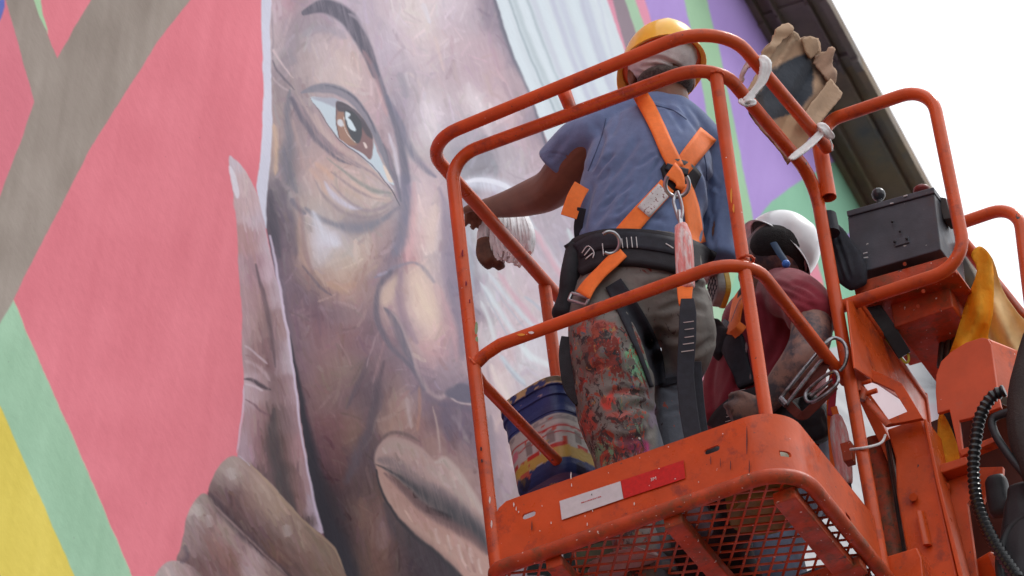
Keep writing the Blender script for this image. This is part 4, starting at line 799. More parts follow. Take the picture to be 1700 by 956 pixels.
def hand_parts(wrist, knuck, side, nrm, curl, s=1.0, thumb=1):
    """palm from wrist to knuckles, four curled fingers and a thumb; side points to the index finger, nrm out of the back"""
    w_, k_ = np.asarray(wrist), np.asarray(knuck); f = unit(k_-w_); side = unit(side-f*(side@f)); nrm = unit(np.cross(f, side))*(1 if np.cross(f, side)@nrm > 0 else -1)
    out = [loft([(w_, .024*s, .018*s), (w_*.6+k_*.4, .034*s, .017*s), (k_-f*.012*s, .040*s, .015*s), (k_, .038*s, .012*s)], side)]
    for i, (o_, ln, r) in enumerate(((.030, .078, .0088), (.010, .086, .0092), (-.010, .080, .0088), (-.029, .062, .0078))):
        p = k_+side*o_*s-f*.006*s; pts = [p]; d = f.copy()
        for j, q in enumerate((.45, .32, .23)):
            a = R_(curl[j] if j < len(curl) else curl[-1]); a *= 1+.08*i
            d = unit(d*math.cos(a)-nrm*math.sin(a)*1.0) if j == 0 else unit(d*math.cos(a)+unit(np.cross(np.cross(d, -nrm), d))*math.sin(a)); p = p+d*ln*q*s; pts.append(p)
        P = cr_spline(pts, 3); out.append(tube_geo(P, list(np.linspace(r, r*.75, len(P))*s), 8))
    tb = w_*.72+k_*.28+side*.026*s*thumb; d = unit(f*.75+side*.6*thumb-nrm*.3); t2 = tb+d*.034*s; t3 = t2+unit(f*.95-nrm*.35)*.028*s
    out.append(tube_geo(cr_spline([tb, t2, t3], 3), [.0125*s, .012*s, .0115*s, .011*s, .0105*s, .0098*s, .0085*s], 8)); return out
def head_parts(c, fwd, up, s=1.0):
    """skull, jaw, nose, lips, brow, eyes sockets and ears"""
    fwd = unit(fwd); up = unit(up-fwd*(up@fwd)); rt = np.cross(fwd, up); q = lambda f, r, u: np.asarray(c)+s*(f*fwd+r*rt+u*up)
    E = lambda p, a, b, d, n=14: ell(q(*p), [fwd*a*s, rt*b*s, up*d*s], n, 9)
    out = [E((-.012, 0, .025), .094, .074, .088, 20), E((.03, 0, -.035), .062, .058, .070), E((.055, 0, -.075), .034, .036, .030), E((.088, 0, -.012), .016, .013, .026, 10), E((.097, 0, -.024), .014, .015, .012, 10),
           E((.083, 0, -.050), .010, .024, .007, 10), E((.080, 0, -.062), .011, .021, .008, 10), E((.070, 0, .022), .020, .055, .012, 12)]
    for r in (-1, 1):
        out += [E((.062, r*.036, -.012), .026, .026, .024, 12), E((-.005, r*.078, -.008), .019, .010, .031, 12), E((.002, r*.074, -.030), .010, .008, .012, 8)]
    return out, q, rt
# ================================================================ worker in the blue shirt
SKIN = mat('brown skin', (.185, .074, .042), .46, noise=.16, nscale=14, bump=.0006, bscale=260, spec=.4)
SKIN.node_tree.nodes['Principled BSDF'].inputs['Subsurface Weight'].default_value = .06
SKIN.node_tree.nodes['Principled BSDF'].inputs['Subsurface Radius'].default_value = (.02, .006, .003)
BLUE = mat('blue grey cotton', srgb(104, 122, 160), .9, noise=.10, nscale=40, bump=.0007, bscale=700, specks=[((.45, .45, .45), 26, .775)], spec=.2)
BLUE.node_tree.nodes['Principled BSDF'].inputs['Sheen Weight'].default_value = .25
DARKPAD = mat('black padding', (.014, .013, .018), .8, noise=.3, nscale=40, bump=.001, bscale=500)
S1 = unit(math.cos(R_(24))*E1+math.sin(R_(24))*E2); F1 = unit(-math.sin(R_(24))*E1+math.cos(R_(24))*E2)
p1 = empty('person', L(-.42, .33, 0), 'worker in blue shirt and yellow hard hat reaching his arm to the wall', 'person')
torso = loft(smooth_rings([(1058, 452, .29, .146, .112), (1059, 410, .29, .148, .116), (1062, 350, .30, .150, .120), (1072, 300, .32, .152, .122), (1084, 252, .34, .146, .112), (1098, 215, .35, .112, .088), (1108, 186, .355, .066, .062)], S1), S1, 26, 2.3)
yoke = loft(smooth_rings([(990, 222, .27, .062, .058), (1030, 203, .31, .066, .058), (1070, 190, .33, .066, .056), (1110, 190, .355, .062, .055), (1148, 217, .39, .060, .055), (1176, 248, .42, .052, .05)], F1), F1, 20)
sl_l = loft(smooth_rings([(996, 224, .27, .064, .062), (968, 240, .29, .069, .064), (942, 262, .31, .067, .062), (926, 279, .32, .067, .062)], EZ, 4, .12), F1, 18)
sl_r = loft(smooth_rings([(1170, 250, .42, .052, .052), (1184, 292, .44, .054, .052), (1192, 345, .45, .048, .05), (1194, 392, .46, .043, .048), (1195, 430, .46, .042, .046)], E1, 4, .15), E1, 18)
cre = [([(1010, 300), (1040, 262), (1062, 225)], 7, .006), ([(1000, 345), (1032, 300), (1058, 262)], 6, .005), ([(985, 375), (1020, 330), (1050, 300)], 6, .005), ([(1000, 390), (1060, 350), (1100, 322)], 6, .004),
       ([(1146, 290), (1160, 330), (1170, 380)], 6, .007), ([(1172, 285), (1178, 330), (1176, 400)], 6, .008), ([(1195, 300), (1188, 360), (1184, 418)], 5, .006), ([(1162, 270), (1178, 300), (1196, 318)], 5, .005),
       ([(1125, 170), (1150, 205), (1172, 232)], 4, .004), ([(1100, 168), (1122, 195), (1136, 222)], 4, .003), ([(1003, 215), (994, 250), (980, 285)], 6, .009), ([(985, 300), (975, 340), (966, 385)], 6, .006),
       ([(945, 222), (925, 250), (912, 268)], 6, .003), ([(1040, 372), (1075, 360), (1110, 368)], 6, .004), ([(1030, 185), (1020, 215), (1000, 240)], 5, .003), ([(1150, 330), (1155, 370), (1152, 405)], 6, .006), ([(990, 395), (1010, 375), (1030, 366)], 5, .004)]
for _k in range(16):
    _x, _y = 985+rng.uniform(0, 115), 255+rng.uniform(0, 125); _l = rng.uniform(22, 55); _a = -math.radians(rng.uniform(35, 70)); cre.append(([(_x, _y), (_x+_l*.5*math.cos(_a)+2, _y+_l*.5*math.sin(_a)), (_x+_l*math.cos(_a), _y+_l*math.sin(_a))], rng.uniform(2.6, 4), rng.uniform(.0025, .004)))
for _k in range(8):
    _x, _y = 1140+rng.uniform(0, 55), 280+rng.uniform(0, 60); cre.append(([(_x, _y), (_x+3, _y+35), (_x-3, _y+70)], 3, .004))
cre += [([(897, 258), (920, 254), (948, 262), (968, 280)], 1.6, .0022), ([(1140, 196), (1120, 182), (1092, 176), (1070, 170)], 2.2, .003)]
shirt = fused('shirt', [torso, yoke, sl_l, sl_r], .0055, BLUE, p1, 5, cre, [(.007, 9, unit(S1*.7+EZ*.7), 3.3), (.0035, 22, unit(S1*.6+EZ*.8), 9.1)])
# trousers, stiff with old paint
PANT = mat('worn work trousers', (1, 1, 1), .85, bump=.0012, bscale=130, noise=.12, nscale=50); attr_mat(PANT)
def splat_layers(m, layers, mask):
    nt = m.node_tree; N = nt.nodes; b = N['Principled BSDF']; src = b.inputs['Base Color'].links[0].from_socket
    mk = N.new('ShaderNodeAttribute'); mk.attribute_name = mask; tc = N.new('ShaderNodeTexCoord')
    for i, (c, scl, th) in enumerate(layers):
        mp = N.new('ShaderNodeMapping'); mp.inputs['Location'].default_value = (i*3.7, i*1.3, i*5.1); mp.inputs['Scale'].default_value = (1, 1, .6)
        nt.links.new(tc.outputs['Object'], mp.inputs[0]); t = N.new('ShaderNodeTexNoise'); t.inputs['Scale'].default_value = scl; t.inputs['Detail'].default_value = 5; t.inputs['Roughness'].default_value = .65; t.inputs['Distortion'].default_value = .6
        nt.links.new(mp.outputs[0], t.inputs[0]); a = N.new('ShaderNodeMath'); a.operation = 'MULTIPLY_ADD'; nt.links.new(mk.outputs['Fac'], a.inputs[0]); a.inputs[1].default_value = .115; nt.links.new(t.outputs[0], a.inputs[2])
        r = N.new('ShaderNodeMapRange'); r.inputs[1].default_value = th; r.inputs[2].default_value = th+.035; nt.links.new(a.outputs[0], r.inputs[0])
        x = N.new('ShaderNodeMix'); x.data_type = 'RGBA'; nt.links.new(r.outputs[0], x.inputs[0]); nt.links.new(src, x.inputs[6]); x.inputs[7].default_value = (*srgb(*c), 1); src = x.outputs[2]
    nt.links.new(src, b.inputs['Base Color'])
splat_layers(PANT, [((118, 48, 40), 18, .655), ((150, 70, 54), 32, .68), ((66, 50, 50), 26, .655), ((176, 74, 58), 44, .715), ((100, 116, 98), 38, .725), ((66, 80, 116), 40, .75), ((166, 122, 76), 52, .74), ((205, 196, 188), 80, .765), ((170, 56, 48), 70, .73), ((48, 44, 48), 50, .70), ((102, 96, 90), 30, .69)], 'mask')
def pant_post(o, co, no, px):
    x, y = px[:, 0], px[:, 1]; n = len(x)
    base = np.array(srgb(120, 116, 111)); c = np.tile(base, (n, 1)); t = noise3(co*18)
    c = c*(.8+.4*t)[:, None]; rl = np.clip((x-1086)/8, 0, 1)*np.clip((y-606)/18, 0, 1); c = c*(1-rl[:, None])+np.array(srgb(88, 92, 102))*(.85+.3*t)[:, None]*rl[:, None]
    mask = np.clip((1090-x)/26, 0, 1)*np.clip((y-505)/30, 0, 1); mask = np.maximum(mask*np.clip(.45+1.1*noise3(co*11+4), 0, 1), .10+.35*np.clip((620-y)/60, 0, 1)*np.clip((y-450)/60, 0, 1)*noise3(co*9+2))
    for (cx, cy, rx, ry, col_, a) in ((1052, 585, 20, 16, (112, 176, 130), .9), (1063, 612, 15, 22, (118, 182, 140), .9), (1020, 584, 11, 11, (58, 92, 160), .9), (1062, 742, 20, 12, (196, 70, 130), .95), (1050, 712, 34, 26, (60, 46, 54), .75), (1008, 755, 24, 24, (104, 150, 112), .8),
        (1000, 550, 32, 20, (176, 66, 52), .75), (978, 600, 22, 40, (120, 58, 50), .7), (1008, 668, 16, 14, (206, 70, 58), .95), (975, 700, 18, 26, (178, 60, 44), .8), (1030, 690, 24, 8, (200, 90, 80), .6), (1040, 740, 18, 22, (110, 40, 56), .8), (1075, 660, 16, 26, (118, 112, 116), .7), (1085, 690, 10, 20, (150, 130, 160), .5), (1044, 650, 26, 6, (190, 80, 72), .7)):
        d = ((x-cx)/rx)**2+((y-cy)/ry)**2+(noise3(co*60)-.5)*1.5+(noise3(co*25+7)-.5)*1.2; a_ = np.clip((1.1-d)*1.6, 0, 1)*a; c = c*(1-a_[:, None])+np.array(srgb(*col_))*a_[:, None]
    vcol(o, c); ma = o.data.attributes.new('mask', 'FLOAT', 'POINT'); ma.data.foreach_set('value', mask.astype(np.float32))
hips = loft(smooth_rings([(1060, 430, .29, .148, .115), (1060, 470, .29, .156, .125), (1064, 505, .29, .158, .128), (1070, 530, .30, .12, .11)], S1), S1, 24, 2.3)
leg_l = loft(smooth_rings([(1012, 490, .25, .092, .10), (1006, 540, .24, .090, .10), (1012, 590, .23, .094, .10), (1020, 640, .23, .096, .098), (1024, 690, .24, .090, .092), (1042, 750, .25, .084, .086), (1056, 830, .26, .076, .08), (1072, 930, .26, .072, .076), (1080, 985, .26, .070, .074)], E1), E1, 20)
leg_r = loft(smooth_rings([(1112, 485, .33, .090, .10), (1132, 530, .34, .078, .09), (1144, 562, .36, .066, .085), (1136, 600, .40, .060, .075), (1118, 650, .42, .052, .066), (1114, 720, .42, .050, .062), (1132, 820, .42, .052, .06), (1162, 960, .42, .052, .06), (1170, 1010, .42, .052, .06)], E1), E1, 20)
pcre = [([(1000, 655), (1035, 650), (1080, 655)], 6, .006), ([(1020, 690), (1060, 672), (1090, 690)], 6, .007), ([(1040, 500), (1070, 560), (1088, 620)], 7, .010), ([(1090, 520), (1130, 505), (1175, 520)], 6, .006), ([(1080, 545), (1120, 560), (1160, 545)], 7, .007), ([(1060, 480), (1100, 470), (1160, 480)], 5, .004),
        ([(1120, 460), (1150, 468), (1178, 480)], 4, .005), ([(1140, 590), (1160, 580), (1185, 560)], 6, .006), ([(1000, 720), (1040, 730), (1085, 715)], 6, .006), ([(970, 620), (1010, 600), (1050, 560)], 7, .005), ([(975, 540), (1010, 520), (1050, 505)], 6, .005), ([(1100, 640), (1120, 650), (1140, 640)], 5, .004), ([(1100, 690), (1125, 680), (1140, 690)], 5, .004), ([(1050, 455), (1090, 450), (1130, 452)], 4, .003)]
pants = fused('trousers', [hips, leg_l, leg_r], .0055, PANT, p1, 4, pcre, [(.006, 8, unit(E1+.4*EZ), 5.1), (.003, 20, unit(E1-.5*EZ), 1.7)], pant_post)
# body
hd, hq, hrt = head_parts(onb(1097, 128, .36), unit(F1-.25*E1), unit(EZ+.05*E1), .98)
neck = loft(smooth_rings([(1108, 200, .355, .058, .060), (1108, 172, .358, .055, .058), (1102, 145, .362, .056, .06)], S1), S1, 16)
t_in = loft(smooth_rings([(1060, 470, .29, .12, .09), (1062, 400, .29, .125, .095), (1066, 330, .30, .125, .098), (1082, 265, .34, .125, .09), (1104, 205, .35, .08, .06)], S1), S1, 18)
arm_l = loft(smooth_rings([(996, 226, .27, .052, .052), (966, 250, .29, .056, .054), (938, 288, .33, .0575, .055), (914, 314, .37, .053, .050), (880, 328, .42, .046, .044), (845, 338, .47, .036, .034), (815, 344, .51, .027, .025), (806, 345, .52, .026, .022)], EZ), EZ, 16)
arm_r = loft(smooth_rings([(1172, 255, .42, .044, .044), (1190, 340, .45, .042, .042), (1194, 412, .46, .038, .038), (1186, 432, .54, .034, .034), (1176, 444, .64, .028, .027), (1172, 448, .70, .022, .02)], E1), E1, 14)
legs_in = [loft(smooth_rings([(1012, 480, .25, .07, .07), (1018, 640, .23, .06, .06), (1056, 830, .26, .05, .05), (1082, 990, .26, .04, .04)], E1), E1, 12), loft(smooth_rings([(1105, 480, .33, .065, .07), (1142, 565, .37, .05, .05), (1114, 680, .42, .04, .04), (1164, 1000, .42, .035, .035)], E1), E1, 12), loft(smooth_rings([(1060, 440, .29, .11, .08), (1062, 500, .29, .11, .08)], S1), S1, 14)]
wr, kn = onb(812, 345, .515), onb(786, 338, .60)
hand_l = hand_parts(wr, wr+unit(kn-wr)*.078, -EZ*.4-.6*E2, unit(EZ-.5*E2), (35, 60, 40), .95)
wr2, kn2 = onb(1173, 447, .69), onb(1168, 450, .77)
hand_r = hand_parts(wr2, wr2+unit(kn2-wr2)*.08, EZ, unit(E1), (40, 60, 40), .95)
fused('body', hd+[neck, t_in, arm_l, arm_r]+legs_in+hand_l+hand_r, .0048, SKIN, p1, 3)
# hair and head cloth under the hat
HAIR = mat('short grey hair', (.10, .085, .075), .9, noise=.5, nscale=160, bump=.003, bscale=420)
def cap_geo(q, fr, rr, ur, u0, th=0, n=28, m=9, tilt=0, back=1.0, lim=None):
    v = []; f = []
    for j in range(m+1):
        t = math.pi/2*j/m
        for i in range(n):
            a = 2*math.pi*i/n; v.append(q(fr*math.cos(t)*math.cos(a)-.012, rr*math.cos(t)*math.sin(a), u0+ur*math.sin(t)+tilt*math.cos(a)*math.cos(t)))
    for j in range(m):
        for i in range(n): f.append((j*n+i, j*n+(i+1) % n, (j+1)*n+(i+1) % n, (j+1)*n+i))
    return v, f
fused('hair', [ell(hq(-.028, 0, -.045), [unit(F1-.25*E1)*.072, hrt*.072, EZ*.024])], .005, HAIR, p1, 2, wob=[(.003, 40, EZ, 1)])
BAND = mat('white head cloth', (.66, .64, .63), .9, noise=.12, nscale=30, bump=.0015, bscale=300)
cloth = fused('head_cloth', [ell(hq(-.032, 0, .030), [unit(F1-.25*E1+.25*EZ)*.094, hrt*.088, unit(EZ-.25*F1+.3*hrt)*.070])], .005, BAND, p1, 3, [([(1070, 100), (1100, 98), (1135, 118)], 4, .006), ([(1060, 112), (1090, 108), (1120, 120), (1140, 135)], 4, .005), ([(1050, 118), (1075, 122), (1090, 132)], 3, .004)], [(.004, 25, hrt, 2)])
# hard hat
def hardhat(q, fr, rr, ur, u0, m, m_in, parent, brim=.022, peak=.035, tilt=0, ridge=True, name='hard_hat'):
    mb = MB(); n = 40; mm_ = 12; v = []; f = []
    for lay, k in ((1, 1.0), (0, .965)):
        for j in range(-2, mm_+1):
            for i in range(n):
                a = 2*math.pi*i/n; fwdness = max(0, math.cos(a))
                if j < 0:
                    e = (brim*.45+peak*fwdness**3)*(-j)/2; t = 0; dr = e; du = -.006*(-j)/2
                else: t = math.pi/2*j/mm_; dr = 0; du = 0
                ct = math.cos(t)**.86 if j >= 0 else 1; st = math.sin(t)
                rg = .0035*math.exp(-((math.sin(a)*ct)/.10)**2)*(1 if j > 2 else 0)*lay if ridge else 0
                R1 = (fr*ct*k+dr), (rr*ct*k+dr)
                v.append(q(R1[0]*math.cos(a)-.01, R1[1]*math.sin(a), u0+(ur*k+rg)*st+du+tilt*math.cos(a)*ct))
    rows = mm_+3
    for L_ in range(2):
        for j in range(rows-1):
            for i in range(n):
                a, b, c, d = [L_*rows*n+x for x in (j*n+i, j*n+(i+1) % n, (j+1)*n+(i+1) % n, (j+1)*n+i)]; f.append((a, b, c, d) if L_ == 0 else (d, c, b, a))
    for i in range(n): f.append((i, rows*n+i, rows*n+(i+1) % n, (i+1) % n))
    mb.add(v, f, True); o = mb.build(name, m, parent)
    return o
YEL_M = mat('yellow hard hat plastic', srgb(252, 190, 50), .32, noise=.06, nscale=20, coat=.3)
b_ = YEL_M.node_tree.nodes['Principled BSDF']; b_.inputs['Subsurface Weight'].default_value = .35; b_.inputs['Subsurface Radius'].default_value = (.03, .014, .002); b_.inputs['Transmission Weight'].default_value = 0
hc = onb(1097, 112, .36)
hf = unit(F1-.25*E1); hr = np.cross(hf, unit(EZ)); hu = unit(np.cross(hr, hf)+.0)
hqq = lambda f_, r_, u_: hc+hf*f_+hr*r_+(hu+.10*E1)*u_
hardhat(hqq, .128, .101, .105, -.006, YEL_M, None, p1)
ORIN = mat('orange hat harness', srgb(226, 90, 24), .5)
MB().tube([hqq(.104*math.cos(t)-.01, .086*math.sin(t), .004) for t in np.linspace(0, 2*math.pi, 30)], .006, 8, flat=2.2, side=EZ).build('hat_harness', ORIN, p1)
# hips belt, harness
BV1 = bvh_of([shirt, pants])
belt = drape('waist_pad', [(952, 432), (985, 416), (1040, 410), (1100, 417), (1150, 432), (1172, 446)], 58, BV1, DARKPAD, p1, .012, .014, 10)
bl2 = drape('waist_belt', [(958, 418), (990, 402), (1040, 398), (1096, 404), (1140, 414)], 27, BV1, M['webbing_black'], p1, .024, .005, 5)
sidepad = fused('side_pad', [loft(smooth_rings([(962, 425, .22, .03, .05), (952, 468, .20, .028, .05), (944, 500, .20, .024, .04), (936, 525, .20, .030, .04)], E1), E1, 14)], .006, DARKPAD, p1, 2)
BV2 = bvh_of([shirt, pants, sidepad])
ST = mat('white stitching', (.6, .6, .6), .8)
for pts in ([(1032, 396), (1034, 412)], [(1040, 394), (1042, 412)], [(1048, 393), (1050, 411)], [(1056, 393), (1058, 411)], [(1028, 398), (1026, 412)], [(966, 420), (976, 408), (986, 418), (984, 428)], [(970, 424), (980, 412)], [(972, 430), (984, 420)], [(1000, 404), (1002, 424)], [(1105, 404), (1118, 412)]):
    drape('stitching', pts, 1.5, BV1, ST, p1, .028, .001, 2, step=3)
ow = M['web']
for nm, pts, wd, off in (('harness_strap', [(1058, 150), (1075, 178), (1092, 212), (1106, 244), (1118, 268), (1124, 280)], [24, 26, 25, 25, 26, 24], .010), ('harness_strap', [(1176, 222), (1160, 242), (1144, 262), (1130, 281)], [34, 33, 32, 30], .008),
    ('harness_strap', [(1108, 308), (1084, 334), (1060, 360), (1034, 392)], [29, 30, 31, 33], .011), ('harness_strap', [(1138, 306), (1148, 345), (1154, 385), (1160, 405)], [20, 24, 26, 24], .013)):
    drape(nm, pts, wd, BV2, ow, p1, off, .003)
drape('harness_strap', [(1034, 418), (1012, 438), (994, 456), (978, 474), (968, 490)], [20, 22, 20, 22, 26], BV2, ow, p1, .030, .003)
drape('back_plate', [(1100, 290), (1112, 288), (1128, 294), (1144, 300), (1156, 306)], [24, 52, 56, 50, 34], BV2, DARKPAD, p1, .005, .006, 8)
drape('harness_strap', [(1112, 282), (1124, 292), (1130, 306), (1127, 314)], [30, 24, 16, 12], BV2, ow, p1, .020, .003)
drape('harness_strap', [(1106, 276), (1124, 282), (1142, 286)], [10, 12, 10], BV2, M['webbing_black'], p1, .014, .004)
LBL = mat('printed strap label', (.62, .60, .60), .6, specks=[((.25, .12, .12), 150, .60)], noise=.1)
drape('strap_label', [(1103, 314), (1085, 333), (1068, 352)], 27, BV2, LBL, p1, .015, .001)
drape('leg_strap', [(1018, 470), (1036, 500), (1062, 548), (1080, 590), (1092, 640)], [30, 36, 40, 38, 26], BV2, M['webbing_black'], p1, .006, .004, 8)
drape('leg_strap', [(1094, 636), (1124, 630), (1146, 622)], [14, 12, 10], BV2, M['webbing_black'], p1, .005, .003)
strap_free('chest_strap', [(966, 308, .16), (954, 330, .15), (944, 360, .15)], .040, .003, ow, p1); strap_free('chest_strap', [(966, 345, .16), (960, 375, .18), (962, 400, .20)], .022, .006, M['webbing_black'], p1)
strap_free('leg_strap', [(940, 560, .17), (938, 590, .17), (945, 640, .17), (962, 670, .18)], [.024, .030, .03, .02], .012, DARKPAD, p1)
SEAM = mat('blue thread seam', srgb(70, 84, 118), .9)
for pts in ([(1006, 196), (1000, 222), (990, 250), (976, 284)], [(1140, 198), (1118, 183), (1094, 176), (1072, 170)], [(1165, 238), (1172, 270), (1174, 300)]): drape('seam', pts, 1.3, bvh_of([shirt]), SEAM, p1, .0015, .001, 2, step=3)
# metal rings and buckle
vx = unit(CR); vy = unit(CU)
ring('harness_ring', onb(1124, 306, .155), vx, vy, .0285, .030, .0052, M['steel'], p1, 140, 400)
ring('belt_ring', onb(1012, 403, .125), vx, vy, .024, .0265, .0046, M['steel'], p1, -120, 130)
bk = fillet([onb(949, 487, .13), onb(978, 494, .13), onb(973, 506, .13), onb(944, 498, .13), onb(949, 487, .13)], .004, 4)
MB().tube(bk, .0042, 8).build('buckle', M['steel'], p1)
# snap hook and energy absorber hanging from the back ring
hk = MB(); hk.tube(cr_spline([onb(1124, 318, .15), onb(1118, 332, .15), onb(1122, 350, .145), onb(1128, 366, .14), onb(1133, 352, .14), onb(1130, 332, .145), onb(1125, 318, .15)], 4), .0038, 8); hk.tube([onb(1128, 350, .142), onb(1130, 372, .14)], .006, 8); hk.build('snap_hook', M['steel'], p1)
PINKP = mat('pale pink webbing pack', srgb(232, 150, 146), .75, noise=.12, nscale=30, bump=.0015, bscale=90, scuff=[((.80, .74, .72), 18, .45, .62)], stretch=(6, 6, .6))
PINKP.name = 'faded pink webbing'
fused('energy_absorber', [loft(smooth_rings([(1131, 376, .13, .016, .012), (1135, 400, .12, .021, .017), (1137, 440, .11, .022, .018), (1139, 476, .11, .021, .016)], E1), E1, 14, 3)], .004, PINKP, p1, 1, [([(1131, 380), (1133, 430), (1135, 478)], 2.5, .004), ([(1140, 380), (1143, 430), (1145, 478)], 2.5, .004)])
strap_free('lanyard_loop', [(1137, 476, .105), (1137, 492, .10), (1138, 506, .10)], [.038, .034, .030], .010, ow, p1)
strap_free('lanyard', [(1141, 496, .10), (1142, 520, .095), (1141, 560, .09), (1138, 620, .10), (1143, 680, .11), (1152, 735, .12)], [.030, .040, .042, .040, .042, .040], .006, M['webbing_black'], p1)
for y in (536, 548, 561, 572, 584): strap_free('stitching', [(1131, y, .085), (1152, y-3, .085)], .0022, .001, ST, p1, 2)
strap_free('lanyard', [(1158, 600, .14), (1160, 660, .15), (1166, 720, .16)], [.018, .024, .028], .005, M['webbing_black'], p1)
# boots
BOOT = mat('scuffed work boot leather', (.035, .03, .028), .6, noise=.4, nscale=20, specks=[((.5, .45, .4), 60, .7)], bump=.001)
SOLE = mat('grey boot sole', (.12, .12, .12), .8, noise=.2, bump=.002, bscale=90)
def boot(a, b, f, parent, s=1.0):
    c = L(a, b, 0); r = np.cross(f, EZ); P = lambda x, y, z: c+f*x*s+r*y*s+EZ*z*s
    fused('boot', [loft([(P(-.09, 0, .05), .030, .036), (P(-.06, 0, .055), .040, .046), (P(.02, 0, .05), .042, .040), (P(.10, 0, .038), .047, .030), (P(.15, 0, .032), .044, .022), (P(.17, 0, .03), .03, .016)], r), loft([(P(-.05, 0, .04), .045, .05), (P(-.05, 0, .15), .045, .05)], r)], .006, BOOT, parent, 3)
    o = [P(x, y, .016) for x, y in ((-.10, -.02), (-.085, -.038), (0, -.036), (.08, -.048), (.14, -.044), (.18, -.02), (.18, .02), (.14, .044), (.08, .048), (0, .036), (-.085, .038), (-.10, .02))]
    MB().prism(o, -EZ*.022).build('boot_sole', SOLE, parent, .003)
boot(-.46, .30, unit(F1), p1); boot(-.38, .46, unit(F1+.2*E1), p1)
# ================================================================ worker in the maroon shirt
MAR = mat('maroon cotton', srgb(140, 48, 62), .9, noise=.12, nscale=30, bump=.0007, bscale=700, spec=.2); MAR.node_tree.nodes['Principled BSDF'].inputs['Sheen Weight'].default_value = .25
SKIN2 = mat('paint stained skin', (.30, .165, .13), .5, noise=.2, nscale=14, bump=.0007, bscale=220, scuff=[((.07, .062, .075), 18, .44, .60), ((.22, .14, .13), 40, .56, .66), ((.05, .045, .05), 34, .60, .70)])
DENIM = mat('grey denim', srgb(92, 100, 118), .9, noise=.18, nscale=24, bump=.0008, bscale=600)
p2 = empty('person', L(-.22, .78, 0), 'worker in maroon shirt and white hard hat bending down beside the near corner', 'person')
F2 = unit(-.8*E1+.55*E2); S2 = unit(np.cross(F2, EZ)); LF2 = -S2
tor = loft(smooth_rings([(1296, 770, .84, .125, .13), (1284, 720, .84, .140, .135), (1276, 665, .83, .142, .135), (1284, 605, .82, .132, .14), (1296, 545, .80, .118, .15), (1304, 500, .78, .100, .145), (1298, 470, .76, .06, .09)], E1), E1, 24, 2.2)
bel = loft(smooth_rings([(1230, 560, .84, .03, .07), (1216, 610, .84, .045, .09), (1204, 660, .84, .050, .10), (1204, 715, .84, .050, .10)], E1), E1, 16)
slv = loft(smooth_rings([(1290, 482, .72, .056, .06), (1314, 490, .66, .068, .066), (1338, 508, .61, .070, .066), (1352, 528, .59, .066, .064)], E1), E2, 18)
slf = loft(smooth_rings([(1270, 500, .86, .06, .06), (1240, 530, .94, .06, .06), (1232, 560, .96, .05, .05)], E1), E2, 14)
cre2 = [([(1280, 470), (1310, 478), (1350, 500)], 4, .004), ([(1285, 485), (1320, 495), (1360, 515)], 4, .004), ([(1262, 500), (1275, 540), (1285, 580)], 6, .006), ([(1300, 530), (1290, 570), (1270, 610)], 7, .007), ([(1235, 600), (1220, 640), (1200, 690)], 6, .006), ([(1310, 470), (1340, 478), (1368, 500)], 4, .004), ([(1275, 460), (1290, 500), (1300, 540)], 5, .005)]
sh2 = fused('shirt', [tor, bel, slv, slf], .006, MAR, p2, 4, cre2, [(.005, 9, unit(F2+EZ), 8.1)])
hp2 = loft(smooth_rings([(1300, 740, .85, .13, .13), (1312, 785, .86, .118, .13), (1318, 825, .86, .10, .11)], E1), E1, 20)
th1 = loft(smooth_rings([(1325, 800, .80, .085, .09), (1300, 870, .72, .075, .08), (1290, 930, .68, .068, .07), (1320, 1010, .72, .058, .06), (1352, 1090, .78, .055, .055)], E1), E1, 16)
th2 = loft(smooth_rings([(1300, 810, .92, .085, .09), (1270, 880, .94, .075, .08), (1262, 960, .96, .068, .07), (1300, 1060, .98, .058, .06), (1330, 1130, 1.0, .055, .055)], E1), E1, 16)
pn2 = fused('trousers', [hp2, th1, th2], .006, DENIM, p2, 4, [([(1330, 760), (1355, 790), (1372, 830)], 5, .005), ([(1345, 745), (1370, 770), (1383, 800)], 4, .004)], [(.004, 9, E1, 2.1)])
hf2 = unit(-.72*E1+.58*E2+.12*EZ); hu2 = unit(EZ-.12*hf2)
hd2, hq2, hr2 = head_parts(onb(1281, 440, .755), hf2, EZ+.1*E1, .98)
nk2 = loft(smooth_rings([(1300, 500, .78, .06, .06), (1288, 470, .77, .058, .06), (1280, 445, .76, .055, .06)], S1), S1, 14)
ar2 = loft(smooth_rings([(1318, 490, .66, .050, .05), (1344, 525, .60, .052, .052), (1346, 562, .57, .052, .050), (1330, 598, .56, .049, .047), (1303, 632, .57, .042, .040), (1278, 662, .58, .033, .030), (1266, 676, .585, .029, .025)], E1), E1, 16)
ar3 = loft(smooth_rings([(1250, 530, .92, .045, .045), (1225, 580, 1.0, .042, .04), (1215, 620, 1.0, .035, .03), (1212, 650, .95, .028, .025)], E1), E1, 12)
ti2 = loft(smooth_rings([(1300, 800, .85, .10, .10), (1284, 700, .84, .11, .10), (1290, 600, .82, .10, .10), (1300, 500, .78, .08, .09)], E1), E1, 14)
w2, k2 = onb(1268, 674, .58), onb(1240, 684, .575)
hn2 = hand_parts(w2, w2+unit(k2-w2)*.080, unit(EZ*.6-E2*.5), -E2, (62, 78, 50), 1.0)
w3, k3 = onb(1212, 650, .95), onb(1208, 690, .93); hn3 = hand_parts(w3, w3+unit(k3-w3)*.08, -E2, -E1, (30, 40, 30), .95, -1)
fused('body', hd2+[nk2, ar2, ar3, ti2]+hn2+hn3, .005, SKIN2, p2, 3)
